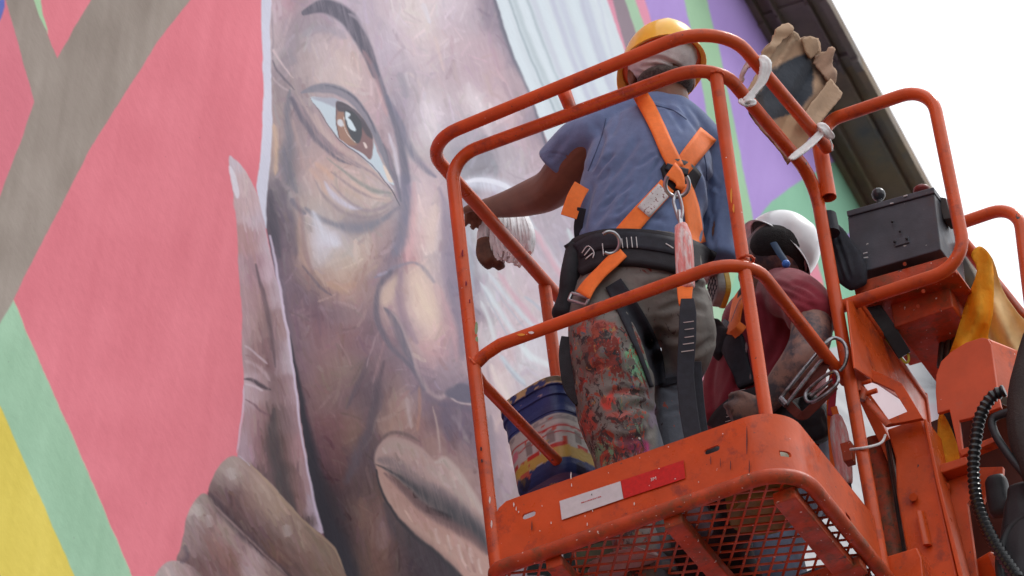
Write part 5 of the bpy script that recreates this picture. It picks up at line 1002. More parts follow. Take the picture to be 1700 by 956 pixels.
fused('hair', [ell(hq2(-.042, 0, .024), [hf2*.070, hr2*.0775, hu2*.062])], .005, mat('black hair', (.012, .010, .010), .8, noise=.4, nscale=200, bump=.003, bscale=400), p2, 2)
WHH = mat('white hard hat plastic', (.80, .82, .84), .28, noise=.04, nscale=15, coat=.3, specks=[((.5, .5, .5), 60, .76)])
hc2 = onb(1293, 412, .775); pf = unit(unit(hf2)*math.cos(R_(30))+EZ*math.sin(R_(30))); pu = unit(EZ+.55*E2+.25*E1); pu = unit(pu-pf*(pu@pf)); pr = np.cross(pf, pu)
HQ2 = lambda f_, r_, u_: hc2+pf*f_+pr*r_+pu*u_
hardhat(HQ2, .112, .096, .098, -.004, WHH, None, p2, brim=.014, peak=.030)
LIN = mat('hat lining', (.03, .026, .024), .8, noise=.4, nscale=60, bump=.002)
MB().tube([HQ2(.098*math.cos(t)-.01, .080*math.sin(t), .004) for t in np.linspace(0, 2*math.pi, 30)], .005, 8, flat=2.6, side=pu).build('hat_harness', LIN, p2)
MB().tube([HQ2(.100*math.cos(t)-.01, .084*math.sin(t), -.006) for t in np.linspace(2.2, 4.4, 16)], .003, 8, flat=1, side=pu).build('hat_band', mat('pale foam band', (.55, .52, .46), .8, noise=.2), p2)
BLS = mat('blue elastic strap', srgb(44, 70, 100), .7); BLD = mat('blue plastic stud', srgb(70, 130, 225), .35)
MB().tube([onb(1284, 403, .655), onb(1294, 420, .65), onb(1304, 434, .65)], .009, 8, flat=.35, side=unit(CR)).build('mask_strap', BLS, p2)
MB().sphere(onb(1305, 438, .64), .0105, 14, 8).build('strap_stud', BLD, p2)
# half mask with two filters
RUB = mat('dark mask rubber', (.02, .022, .026), .6); FG_ = mat('grey filter plastic', (.34, .33, .32), .6, noise=.15, nscale=40); FY = mat('yellow filter band', srgb(214, 170, 60), .5)
fused('mask', [ell(hq2(.082, 0, -.056), [hf2*.045, hr2*.050, hu2*.045])], .005, RUB, p2, 2)
lf = unit(-.72*E1-.60*E2+.05*EZ); up_ = unit(EZ-.35*E1); up_ = unit(up_-lf*(up_@lf)); fw_ = np.cross(lf, up_)
for c_, sgn in ((onb(1198, 478, .66), 1), (onb(1198, 478, .66)+hr2*.15, -1)):
    cart = mb = MB(); n_ = 24
    def rr(k, sx, sy): a = 2*math.pi*k/n_; c, s = math.cos(a), math.sin(a); return np.sign(c)*abs(c)**.55*sx, np.sign(s)*abs(s)**.55*sy
    prof = [(0, 1.0), (.026, 1.0), (.030, .93)]
    base = [c_+fw_*rr(k, .038, .045)[0]+up_*rr(k, .038, .045)[1] for k in range(n_)]
    fl = MB().prism(base, lf*sgn*.024).build('mask_filter', FG_, p2, .003)
    fy = MB().prism([c_-lf*sgn*.011+fw_*rr(k, .040, .047)[0]+up_*rr(k, .040, .047)[1] for k in range(n_)], lf*sgn*.014).build('filter_band', FY, fl, .002)
    g_ = MB()
    for t in (-.024, -.008, .008, .024):
        g_.bar(c_+lf*sgn*.0245+fw_*t-up_*.036, c_+lf*sgn*.0245+fw_*t+up_*.036, .0022, .002, fw_)
        g_.bar(c_+lf*sgn*.0247+up_*t*1.3-fw_*.032, c_+lf*sgn*.0247+up_*t*1.3+fw_*.032, .0022, .002, up_)
    g_.build('filter_grille', RUB, fl)
# harness
BV3 = bvh_of([sh2, pn2])
drape('harness_strap', [(1240, 476), (1226, 500), (1220, 530), (1216, 556)], [14, 18, 18, 22], BV3, ow, p2, .05, .003)
strap_free('harness_strap', [(1216, 556, .62), (1226, 548, .60), (1234, 538, .60)], .022, .003, ow, p2)
drape('harness_pad', [(1196, 545), (1212, 560), (1226, 600), (1240, 640)], [34, 40, 32, 28], BV3, M['webbing_black'], p2, .012, .012, 8)
fused('strap_bundle', [loft(smooth_rings([(1190, 548, .74, .02, .03), (1204, 566, .73, .028, .03), (1196, 592, .73, .02, .03)], E1), E1, 12)], .005, DARKPAD, p2, 1, wob=[(.008, 45, E1, 3)])
drape('waist_belt', [(1196, 716), (1215, 690), (1250, 668), (1300, 660), (1345, 680), (1368, 710)], [50, 46, 44, 44, 44, 40], BV3, DARKPAD, p2, .012, .012, 8)
for k in range(7): strap_free('stitching', [(1204+k*1.5, 700-k*8, .70), (1228+k*1.5, 694-k*8, .69)], .0018, .001, ST, p2, 2)
fused('tool_pouch', [loft(smooth_rings([(1300, 656, .66, .03, .03), (1308, 690, .65, .038, .04), (1316, 722, .65, .030, .03)], E1), E1, 12, 3), loft(smooth_rings([(1340, 672, .68, .03, .03), (1350, 700, .68, .034, .04), (1362, 728, .70, .02, .03)], E1), E1, 12, 3)], .005, DARKPAD, p2, 1, wob=[(.006, 40, E1, 3)])
strap_free('harness_strap', [(1290, 735, .70), (1330, 722, .70), (1362, 735, .72)], .024, .003, mat('maroon webbing', srgb(120, 34, 36), .8), p2)
strap_free('harness_strap', [(1386, 600, .70), (1378, 660, .70), (1380, 720, .70), (1384, 775, .72)], .016, .003, ow, p2)
# steel scaffold hooks on their lanyard, one hooked over the middle rail
hkb = MB(); hkb.tube(cr_spline([onb(1296, 662, .45), onb(1322, 628, .45), onb(1350, 594, .46), onb(1368, 572, .47), onb(1384, 561, .49), onb(1400, 568, .50), onb(1406, 586, .50), onb(1402, 606, .50), onb(1394, 616, .50)], 5), .0048, 10)
hkb.tube(cr_spline([onb(1306, 672, .45), onb(1330, 640, .45), onb(1352, 612, .455), onb(1372, 588, .46)], 4), .0055, 8); hkb.tube([onb(1296, 662, .45), onb(1306, 673, .45)], .008, 8)
hkb.build('scaffold_hook', M['darksteel'], p2)
hkc = MB(); lp = cr_spline([onb(*q, .44) for q in ((1338, 652), (1356, 634), (1376, 620), (1388, 618), (1391, 634), (1376, 650), (1352, 666), (1340, 666))], 5, True); hkc.tube(lp+[lp[0]], .0044, 8)
hkc.tube([onb(1346, 658, .445), onb(1382, 630, .445)], .0045, 8); hkc.build('scaffold_hook', M['darksteel'], p2)
RB = mat('brown red webbing', srgb(96, 34, 22), .8, noise=.2)
strap_free('lanyard', [(1312, 656, .47), (1345, 640, .47), (1372, 600, .48)], .024, .008, RB, p2); strap_free('lanyard', [(1306, 668, .47), (1330, 690, .47), (1350, 676, .47), (1386, 640, .47)], .022, .008, RB, p2)
fused('energy_absorber', [loft(smooth_rings([(1389, 694, .68, .014, .014), (1393, 720, .68, .022, .018), (1399, 760, .68, .022, .018), (1404, 800, .68, .017, .016)], E1), E1, 14, 3)], .0045, PINKP, p2, 1)
strap_free('lanyard_loop', [(1384, 676, .68), (1388, 690, .68), (1390, 702, .68)], .016, .008, ow, p2); strap_free('lanyard', [(1403, 796, .68), (1408, 830, .68), (1412, 860, .68)], .026, .008, M['webbing_black'], p2)
strap_free('lanyard', [(1394, 600, .68), (1384, 640, .68), (1380, 690, .68)], .018, .006, mat('pink red webbing', srgb(190, 60, 80), .8), p2)
boot(-.16, .70, unit(F2), p2); boot(-.25, .98, unit(F2), p2)
# ================================================================ control station, mast and jib
O2 = M['orange2']
def platb(name, pts, b, th, m=None, bev=.002, parent=None):
    return MB().prism([onb(*p, b) for p in pts], E2*th).build(name, m or OR, parent or lift, bev)
def plata(name, pts, a, th, m=None, bev=.002, parent=None):
    return MB().prism([ona(*p, a) for p in pts], E1*th).build(name, m or OR, parent or lift, bev)
cbx = platb('control_box', [(1407, 360), (1551, 321), (1562, 414), (1415, 456)], .66, .17, M['box'], .003)
platb('lid', [(1405, 350), (1550, 310), (1551.5, 319.5), (1406.5, 359)], .655, .18, M['box'], .002, cbx)
platb('hinge_plate', [(1484, 398), (1508, 391), (1509.5, 402), (1485.5, 409)], .656, .003, M['box'], .001, cbx)
for x, y in ((1485, 401), (1505, 396), (1494, 384), (1481, 368)): MB().sphere(onb(x, y, .652), .0035, 8, 6).build('screw', M['black'], cbx)
for pts in ([(1433, 421), (1440, 419)], [(1434, 428), (1441, 427)], [(1500, 326), (1506, 324)], [(1478, 338), (1483, 337)]): MB().tube([onb(*p, .652) for p in pts], .0016, 6).build('paint_mark', mat('white paint chip', (.7, .7, .7), .7) if 'wpc' not in M else M['wpc'], cbx)
jb = MB().sphere(onb(1458.5, 323, .70), .0175, 18, 12).build('joystick_knob', mat('black knob with worn top', (.02, .02, .025), .3, specks=[((.6, .6, .6), 110, .64)]), lift)
MB().tube([onb(1459, 328, .70), onb(1460, 345, .70)], .006, 10).build('joystick_stem', M['black'], jb)
MB().sphere(onb(1530, 316, .74), .022, 18, 8, (1, 1, .55)).build('emergency_button', mat('dark red plastic', srgb(120, 40, 36), .4), lift)
platb('side_bracket', [(1556, 326), (1570, 328), (1580, 362), (1566, 364)], .70, .05, mat('dark brown steel', (.05, .04, .036), .6, noise=.3))
platb('box_shelf', [(1415, 470), (1572, 425), (1582, 441), (1420, 489)], .665, .36, O2, .003)
platb('shelf_lip', [(1430, 493), (1586, 447), (1587, 452), (1431, 498)], .66, .012, O2, .001)
MB().box(L(.02, .90, 0)*0+onb(1478, 505, .75), unit(E1)*.155, E2*.28, -EZ*.07).build('shelf_housing', O2, lift, .003)
for x, y in ((1456, 476), (1502, 438), (1533, 483), (1524, 508)): MB().tube([onb(x, y, .66), onb(x, y, .65)], .005, 8).build('bolt_head', M['rust'], lift)
# black strap wrapped round the post, running to the box
sb_ = empty('black_strap', onb(1372, 380, .56), 'wide black fabric strap wound round the post left of the control box', 'strap')
MB().tube([onb(1373, 358, .575), onb(1379, 388, .575)], .0235, 16).build('wrap', M['webbing_black'], sb_)
fused('band', [loft(smooth_rings([(1372, 366, .62, .018, .016), (1386, 392, .63, .030, .014), (1398, 425, .64, .040, .012), (1412, 455, .64, .040, .012), (1424, 476, .65, .024, .01)], E1), E1, 16)], .005, M['webbing_black'], sb_, 1, [([(1385, 385), (1400, 425), (1412, 465)], 3, .006), ([(1376, 380), (1388, 425), (1402, 470)], 3, .005)], [(.010, 30, EZ, 3)])
# long channel beside the post running back under the controls
plata('channel', [(1403, 498), (1428, 503), (1535, 655), (1545, 712), (1500, 668), (1416, 612)], .035, .006)
MB().tube([ona(1428, 506, .04), ona(1534, 660, .04)], .0085, 10).build('channel_edge', OR, lift); MB().tube([ona(1412, 512, .03), ona(1470, 596, .03)], .006, 8).build('channel_edge', O2, lift)
MB().tube([ona(1535, 655, .04), ona(1546, 735, .04)], .008, 10).build('channel_edge', OR, lift)
strap_free('cable_sleeve', [(1448, 505, .74), (1474, 545, .76), (1502, 590, .80)], [.03, .036, .034], .020, M['black'], lift)
YS = mat('yellow green edge tape', srgb(170, 160, 40), .6)
strap_free('edge_tape', [(1432, 512, .735), (1462, 552, .76), (1488, 584, .79), (1504, 602, .80), (1508, 590, .80), (1490, 555, .79)], .006, .003, YS, lift)
# bracket plate with a window
def framew(name, outer, inner, b, th, m, parent):
    n = len(outer); A = [onb(*p, b) for p in outer]; B = [onb(*p, b) for p in inner]; v = A+B+[p+E2*th for p in A+B]; f = []
    for i in range(n):
        j = (i+1) % n; f += [(i, j, n+j, n+i), (2*n+i, 3*n+i, 3*n+j, 2*n+j), (i, 2*n+i, 2*n+j, j), (n+i, n+j, 3*n+j, 3*n+i)]
    return MB().add(v, f).build(name, m, parent, .0015)
framew('window_bracket', [(1404, 612), (1428, 605), (1464, 620), (1497, 636), (1532, 694), (1470, 706)], [(1430, 634), (1440, 630), (1458, 636), (1484, 648), (1506, 683), (1475, 696)], .62, .012, OR, lift)
MB().tube([onb(1403, 616, .60), onb(1430, 655, .60), onb(1476, 706, .60)], .010, 8, flat=.5).build('bracket_web', O2, lift)
MB().tube([onb(1418, 640, .59), onb(1446, 632, .59)], .0055, 10).build('pin', OR, lift); MB().tube([onb(1430, 656, .59), onb(1456, 648, .59)], .0065, 10).build('pin', OR, lift)
MB().tube([onb(1422, 642, .585), onb(1434, 650, .585), onb(1430, 664, .585)], .010, 10).build('pin_boss', O2, lift)
MB().tube([ona(1416, 638, .0), ona(1419, 655, .0)], .0215, 18).build('post_collar', O2, lift)
platb('side_lug', [(1394, 736), (1412, 731), (1414, 762), (1400, 766)], .60, .03, O2)
# mast column and bearings
platb('mast_column', [(1472, 712), (1530, 692), (1545, 735), (1554, 800), (1572, 880), (1592, 970), (1520, 990), (1502, 900), (1488, 820), (1486, 760)], .66, .07, OR, .005)
platb('mast_flange', [(1532, 694), (1538, 696), (1560, 800), (1600, 960), (1592, 962), (1554, 802)], .645, .10, OR, .002)
MB().tube([onb(1516, 825, .655), onb(1516, 825, .640)], .0105, 6).build('bolt_head', OR, lift)
MB().tube([onb(1528, 850, .65), onb(1540, 905, .65)], .012, 10, flat=.5).build('weld_rib', OR, lift)
MB().tube([onb(1452, 735, .74), onb(1496, 975, .74)], .033, 20).build('cylinder_sleeve', M['rust'], lift)
MB().tube([onb(1480, 735, .70), onb(1512, 930, .70)], .017, 18).build('cylinder_rod', mat('greasy dark steel', (.10, .07, .06), .22, metal=.8, noise=.3, nscale=20), lift)
platb('mast_side', [(1424, 660), (1440, 655), (1486, 745), (1500, 790), (1484, 790), (1462, 740)], .69, .05, OR)
platb('foot_block', [(1468, 924), (1522, 908), (1530, 925), (1536, 990), (1474, 1000)], .60, .10, OR, .004)
plate_r = platb('bearing_plate', [(1556, 802), (1568, 792), (1608, 780), (1613, 826), (1606, 836), (1626, 980), (1584, 990)], .72, .015, OR, .002)
MB().tube([onb(1570, 808, .715), onb(1570, 808, .70)], .0105, 14).build('bolt_head', OR, plate_r)
platb('cross_arm', [(1543, 776), (1604, 757), (1608, 770), (1547, 790)], .68, .05, OR, .003)
platb('dark_gap', [(1549, 791), (1612, 772), (1614, 784), (1556, 804)], .745, .06, M['black'])  # black block put in as the shade of the recess below the arm
platb('lower_plate', [(1612, 776), (1665, 774), (1664, 794), (1640, 815), (1625, 850), (1622, 800)], .78, .015, OR, .002)
platb('back_panel', [(1545, 700), (1640, 660), (1712, 690), (1712, 990), (1600, 990)], .90, .02, mat('dark red brown steel', (.09, .022, .012), .6, noise=.3, nscale=6), .002)
rp = [(1553, 650), (1554, 622), (1562, 600), (1578, 584), (1604, 568), (1630, 560), (1640, 562), (1645, 570), (1656, 650), (1662, 676), (1610, 694), (1592, 698), (1600, 760), (1594, 762), (1576, 680), (1556, 686)]
rpl = MB().prism([onb(*p, .70) for p in rp], E2*.012).build('rotator_cover', mat('sunlit orange paint', (.62, .088, .022), .42, noise=.12, nscale=10, scuff=[((.45, .10, .05), 20, .58, .7)], specks=[(_wh, 120, .775)]), lift, .002)  # brighter copy of the orange paint, sunlit tone put into its base colour
MB().prism([onb(*p, .712) for p in ((1640, 562), (1646, 566), (1658, 654), (1652, 652))]+[], unit(E1*.5+E2*1.0)*.11).build('cover_side', OR, rpl, .001)
platb('lower_arm', [(1590, 748), (1650, 724), (1655, 732), (1596, 757)], .69, .03, OR)
platb('black_block', [(1560, 690), (1570, 683), (1588, 680), (1594, 720), (1588, 730), (1575, 712), (1566, 690)], .76, .02, M['black'])
def hose(name, pts, r, rib, m):
    P = cr_spline([onb(*p) for p in pts], 14); n = len(P); L_ = [0]
    for i in range(1, n): L_.append(L_[-1]+np.linalg.norm(P[i]-P[i-1]))
    m_ = int(L_[-1]/.0035); s = np.linspace(0, L_[-1], m_); Q = np.stack([np.interp(s, L_, [p[k] for p in P]) for k in range(3)], 1)
    return MB().tube(list(Q), [r*(1+rib*math.sin(i*1.57)) for i in range(m_)], 12).build(name, m, lift)
GL = mat('glossy black hose', (.012, .013, .015), .3)
hose('ribbed_hose', [(1668, 648, .60), (1646, 660, .60), (1628, 690, .60), (1620, 730, .60), (1616, 780, .61), (1624, 840, .62), (1650, 900, .62), (1690, 960, .62)], .0145, .13, GL)
hose('hydraulic_hose', [(1690, 680, .60), (1650, 694, .60), (1652, 720, .60), (1678, 760, .60), (1712, 800, .60)], .010, 0, M['black'])
hose('hydraulic_hose', [(1712, 850, .66), (1676, 880, .66), (1660, 930, .66), (1668, 990, .66)], .012, 0, M['black'])
fused('hose_cover', [loft(smooth_rings([(1716, 560, .62, .02, .03), (1706, 600, .62, .034, .04), (1700, 650, .62, .044, .05), (1702, 720, .62, .044, .05), (1722, 790, .62, .040, .05)], E1), E1, 14)], .007, mat('dark brown rubber sheet', (.028, .018, .015), .7, noise=.3, nscale=12, bump=.002), lift, 2, wob=[(.012, 14, EZ, 3)])
fused('valve_block', [loft(smooth_rings([(1702, 820, .70, .04, .05), (1704, 870, .70, .05, .05), (1700, 980, .70, .055, .05)], E1), E1, 12, 4), loft(smooth_rings([(1655, 800, .72, .022, .02), (1660, 850, .72, .025, .02)], E1), E1, 12, 4)], .007, M['black'], lift, 1, wob=[(.008, 22, E1, 3)])
# bundle of fittings under the shelf
fb = MB()
for x in (1566, 1576, 1586, 1592): fb.tube(cr_spline([onb(x, 490, .88), onb(x+2, 530, .88), onb(x-2, 570, .88), onb(x-6, 610, .88)], 5), .008, 8)
fb.build('hose_bundle', mat('dark brown hoses', (.03, .018, .014), .5, noise=.4, nscale=60), lift)
# yellow rain cloth thrown over the guard
yc = empty('yellow_cloth', onb(1630, 420, .80), 'crumpled yellow plastic cloth hanging over the pipe right of the control box', 'cloth')
YC = mat('yellow plastic cloth', srgb(236, 168, 40), .7, noise=.2, nscale=9, bump=.004, bscale=45, spec=.25); YC.node_tree.nodes['Principled BSDF'].inputs['Transmission Weight'].default_value = 0
YW = mat('pale translucent cloth edge', srgb(228, 196, 140), .75, noise=.15, nscale=9, bump=.003, bscale=28)
for m_ in (YC, YW):
    nt = m_.node_tree; b_ = nt.nodes['Principled BSDF']; tl = nt.nodes.new('ShaderNodeBsdfTranslucent'); ms = nt.nodes.new('ShaderNodeMixShader'); ms.inputs[0].default_value = .35
    if b_.inputs['Base Color'].links: nt.links.new(b_.inputs['Base Color'].links[0].from_socket, tl.inputs[0])
    nt.links.new(b_.outputs[0], ms.inputs[1]); nt.links.new(tl.outputs[0], ms.inputs[2]); nt.links.new(ms.outputs[0], nt.nodes['Material Output'].inputs[0])
from mathutils.geometry import delaunay_2d_cdt
def sheet(name, outline, zf, m, parent, step=5, th=.0015, jag=0):
    P = [(x, y) for x, y, _ in cr_spline([(*p, 0) for p in outline], 3, True)] if not jag else []
    if jag:
        o_ = [np.array(p, float) for p in outline]
        for i in range(len(o_)):
            a, b = o_[i], o_[(i+1) % len(o_)]; k = max(1, int(np.hypot(*(b-a))/4))
            for j in range(k): q = a+(b-a)*j/k; P.append((q[0]+rng.uniform(-jag, jag), q[1]+rng.uniform(-jag, jag)))
    A = np.array(P); n = len(A); xs = np.arange(A[:, 0].min(), A[:, 0].max(), step); ys = np.arange(A[:, 1].min(), A[:, 1].max(), step)
    gx_, gy_ = np.meshgrid(xs, ys); gx_ = gx_.ravel()+rng.uniform(-1, 1, gx_.size); gy_ = gy_.ravel()+rng.uniform(-1, 1, gy_.size)
    ins = inside(A, gx_, gy_); d, _ = segd(np.vstack([A, A[:1]]), gx_, gy_); k = ins & (d > step*.5)
    pts = [Vector(p) for p in P]+[Vector(p) for p in zip(gx_[k], gy_[k])]
    r = delaunay_2d_cdt(pts, [(i, (i+1) % n) for i in range(n)], [], 1, 1e-4)
    v = [onb(p.x, p.y, zf(p.x, p.y)) for p in r[0]]
    o = mesh(name, v, [tuple(f) for f in r[2]], m, parent, True); q = o.modifiers.new('t', 'SOLIDIFY'); q.thickness = th; q.offset = 0; return o
def wv(x, y, s=0): return float(mnoise.noise(Vector((x/24, y/60, s))))
sheet('front_fold', [(1612, 424), (1622, 410), (1634, 412), (1646, 430), (1650, 470), (1648, 520), (1640, 560), (1652, 575), (1640, 640), (1590, 640), (1574, 600), (1586, 560), (1604, 500), (1622, 450)], lambda x, y: .79+.04*wv(x, y)+.026*abs(((x+y*.35)/19) % 2-1)*min(1, max(0, (y-420)/80)), YC, yc)
sheet('back_fold', [(1630, 416), (1648, 430), (1664, 480), (1690, 520), (1720, 560), (1700, 640), (1660, 640), (1640, 560), (1648, 500)], lambda x, y: .84+.03*wv(x, y, 5)+.02*math.sin((x-y*.5)/8), YW, yc)
sheet('loose_end', [(1560, 684), (1574, 700), (1590, 740), (1594, 764), (1560, 774), (1556, 730)], lambda x, y: .745+.01*wv(x, y, 9), YC, yc)
MB().tube([onb(1600, 404, .80), onb(1612, 418, .83), onb(1640, 455, .93), onb(1700, 530, 1.2)], .0165, 12).build('rear_rail', OR, lift)
# jib and truck, mostly out of sight below
jb_ = MB().bar(onb(1640, 940, .86), np.array([*(onb(1640, 940, .86)[:2]+np.array([1.6, 1.9])), 1.6]), .16, .20); jb_.build('jib', OR, lift, .01)
base = np.array([*(onb(1640, 940, .86)[:2]+np.array([1.6, 1.9])), 0])
ch = MB().box(base+np.array([-.9, -1.2, .45]), (1.8, 0, 0), (0, 2.6, 0), (0, 0, .9)).build('chassis', OR, lift, .04)
for dx in (-.95, .95):
    for dy in (-.9, 1.0):
        c = base+np.array([dx, dy, .42]); MB().tube([c-np.array([.14, 0, 0]), c+np.array([.14, 0, 0])], .42, 28).build('wheel', M['black'], lift, .03)
# ================================================================ cardboard tied to the rails
CARD = mat('torn brown cardboard', (1, 1, 1), .85, noise=.14, nscale=16, bump=.0015, bscale=60); attr_mat(CARD)
def cz(x, y):
    return .31+.30*(x-1236)/160+.010*wv(x*.6, y*1.4, 2)+.005*abs(((x*.8+y*.5)/19) % 2-1)+.018*max(0, 1-abs((x-1345)*.7+(y-120)*.35)/14)-.012*max(0, 1-abs((x-1290)-(y-110)*-.6)/8)
co_ = [(1240, 150), (1256, 122), (1262, 98), (1266, 92), (1264, 86), (1272, 76), (1280, 70), (1284, 58), (1288, 56), (1287, 50), (1296, 46), (1300, 40), (1308, 39), (1316, 43), (1317, 52), (1324, 56), (1328, 63), (1334, 61), (1345, 62), (1357, 64), (1361, 72), (1362, 86), (1372, 86), (1374, 80), (1381, 78), (1387, 82), (1383, 90), (1382, 102), (1380, 108), (1388, 118), (1389, 124), (1387, 135), (1384, 142), (1392, 150), (1397, 154), (1395, 160), (1376, 186), (1354, 215), (1338, 236), (1322, 256), (1308, 274), (1300, 258), (1284, 238), (1262, 214), (1246, 192), (1238, 172)]
cb = sheet('cardboard_sheet', co_, cz, CARD, None, 2.8, .004, .5); tag(cb, 'torn brown cardboard sheet with black stain tied to the top rails', 'cardboard')
P_ = np.array([v.co[:] for v in cb.data.vertices]); px = px_of(P_); x, y = px[:, 0], px[:, 1]
c = np.tile(np.array(srgb(174, 142, 114)), (len(P_), 1))
def area(pts, soft=5):
    A = np.array(pts, float); d, _ = segd(np.vstack([A, A[:1]]), x+4*(noise3(P_*40)-.5), y+4*(noise3(P_*40+9)-.5)); s = np.where(inside(A, x, y), -d, d); return np.clip(.5-s/soft, 0, 1)
def lay(m_, col_, a=1.0): global c; c = c*(1-(m_*a)[:, None])+np.array(srgb(*col_))*(m_*a)[:, None]
lay(area([(1262, 90), (1320, 40), (1330, 60), (1290, 100), (1262, 120)]), (160, 134, 108), .8)
lay(area([(1336, 88), (1346, 100), (1352, 130), (1348, 158), (1325, 190), (1290, 196), (1262, 208), (1240, 180), (1242, 150), (1262, 150), (1276, 118), (1300, 104)]), (46, 52, 62))
lay(area([(1240, 160), (1262, 150), (1275, 200), (1270, 218), (1244, 190)]), (50, 44, 42), .8); lay(area([(1330, 62), (1338, 60), (1372, 128), (1366, 140), (1346, 110)]), (70, 58, 50), .7)
lay(area([(1380, 134), (1398, 156), (1352, 212), (1338, 192), (1352, 170)]), (176, 146, 116), .9); lay(area([(1290, 196), (1330, 188), (1345, 230), (1315, 262)]), (176, 142, 110), .9)
vcol(cb, c)
CARD2 = mat('torn cardboard flap', srgb(164, 134, 106), .85, noise=.16, nscale=14, bump=.0015, bscale=60)
fl_ = sheet('flap', [(1378, 130), (1388, 142), (1398, 155), (1396, 162), (1378, 184), (1360, 206), (1350, 214), (1338, 196), (1334, 190), (1346, 172), (1358, 158)], lambda x, y: cz(x, y)-.022-.0004*(y-130), CARD2, cb, 3, .003, .5)
fl2 = sheet('flap', [(1262, 96), (1266, 86), (1280, 70), (1286, 58), (1288, 48), (1298, 40), (1310, 38), (1318, 46), (1316, 56), (1308, 62), (1300, 66), (1290, 78), (1278, 96), (1268, 112), (1260, 118)], lambda x, y: cz(x, y)-.016+.004*math.sin(y/4.5), CARD2, cb, 2.6, .003, .9)
fl3 = sheet('flap', [(1330, 64), (1344, 60), (1358, 64), (1361, 84), (1352, 92), (1344, 98), (1336, 84)], lambda x, y: cz(x, y)-.014, CARD2, cb, 3, .004, .4)
fl4 = sheet('flap', [(1352, 92), (1372, 86), (1376, 79), (1386, 80), (1383, 94), (1381, 106), (1389, 122), (1386, 138), (1376, 140), (1364, 122), (1350, 104)], lambda x, y: cz(x, y)-.018+.004*math.sin((x+y)/5), mat('dark folded cardboard', srgb(150, 118, 96), .85, noise=.2, nscale=14, bump=.0015, bscale=60), cb, 2.6, .003, .9)
for nm, lab, sets in (('white_tie', 'knotted white cloth strip tying the cardboard near the bend of the top rail', [([(1262, 94, .10), (1272, 106, .09), (1268, 130, .09), (1254, 152, .08), (1240, 168, .07)], [.02, .034, .030, .026, .03]), ([(1264, 94, .12), (1244, 104, .12), (1232, 120, .12), (1230, 134, .13)], [.016, .018, .016, .012]), ([(1228, 164, .08), (1240, 172, .07), (1254, 168, .08)], [.018, .026, .016])]),
    ('white_tie', 'stretched white cloth strip tied across the two rails above the pipe socket', [([(1370, 212, .44), (1356, 228, .42), (1336, 246, .38), (1312, 264, .34)], [.024, .030, .030, .022]), ([(1362, 206, .43), (1372, 216, .43), (1380, 228, .45)], [.02, .03, .018]), ([(1372, 222, .44), (1380, 236, .45), (1382, 250, .46)], [.012, .010, .006])])):
    t = empty(nm, onb(*sets[0][0][0]), lab, 'cloth strip', 'white cloth strips tying the cardboard')
    for pts, wd in sets: fused('strip', [loft(smooth_rings([(q[0], q[1], q[2], w_q*.44, .0035) for q, w_q in zip(pts, wd)], unit(CR)), unit(CR), 12)], .0028, M['white_cloth'], t, 0, [([(q[0]-3+6*kk, q[1]) for q in pts], 1.6, .0035) for kk in (0, .5, 1)], wob=[(.005, 55, unit(onb(*pts[-1])-onb(*pts[0])), 4)])
st_ = cr_spline([onb(1412, 746, .56), onb(1430, 744, .54), onb(1450, 740, .56), onb(1464, 734, .60), (onb(1470, 722, .62))], 5)
tag(MB().tube(st_, .0034, 8).build('string', M['white_cloth'], None), 'thin white string looped round the post beside the mast', 'string')
# ================================================================ paint pail on a crate, thread mop in the painter's hand
pc = L(-.560, .56, 0)
cr_ = empty('crate', pc, 'dark plastic crate under the blue paint pail', 'crate')
CRM = mat('dark green crate plastic', (.05, .07, .03), .6, noise=.3)
for k in range(6):
    z = .02+k*.075
    for s in (-1, 1):
        MB().bar(pc+EZ*z-E1*.14+E2*s*.13, pc+EZ*z+E1*.14+E2*s*.13, .012, .05).build('slat', CRM, cr_); MB().bar(pc+EZ*z-E2*.124+E1*s*.14, pc+EZ*z+E2*.124+E1*s*.14, .012, .05).build('slat', CRM, cr_)
for s in (-1, 1):
    for t in (-1, 1): MB().bar(pc+E1*s*.128+E2*t*.118-EZ*.004, pc+E1*s*.128+E2*t*.118+EZ*.43, .02, .02, E1).build('corner_post', CRM, cr_)
MB().box(pc-E1*.14-E2*.13+EZ*.43, E1*.28, E2*.26, EZ*.01).build('top_board', CRM, cr_)
pb = onb(936, 822, .56); pail = empty('paint_pail', pb, 'blue paint pail with smeared label and paint crusted rim behind the left rail', 'pail')
BL = mat('blue plastic with paint drips', (1, 1, 1), .45, noise=.2, nscale=14, bump=.001, bscale=120); attr_mat(BL)
prof = [(.0, 0), (.088, 0), (.094, .006), (.098, .02), (.101, .10), (.104, .17), (.106, .172), (.106, .182), (.1055, .19), (.1075, .215), (.112, .217), (.112, .226), (.108, .228), (.109, .243), (.114, .245), (.114, .266), (.110, .270), (.104, .270), (.0, .266)]
pr_ = []; 
for i in range(len(prof)-1):
    a, b = np.array(prof[i]), np.array(prof[i+1]); k = max(1, int(np.hypot(*(b-a))/.004)); pr_ += [a+(b-a)*j/k for j in range(k)]
pr_.append(np.array(prof[-1])); n = 120; v = []; f = []
for q in pr_:
    for i in range(n): t = 2*math.pi*i/n; _k = q[0]*.94*min(1.22, (abs(math.cos(t+.3))**4+abs(math.sin(t+.3))**4)**-.25); v.append(pb+E1*_k*math.cos(t)+E2*_k*math.sin(t)+EZ*q[1])
m_ = len(pr_); f = [(j*n+i, j*n+(i+1) % n, (j+1)*n+(i+1) % n, (j+1)*n+i) for j in range(m_-1) for i in range(n)]
bod = MB().add(v, f, True).build('pail_body', BL, pail, weld=False); P_, _ = get_arrays(bod.data)
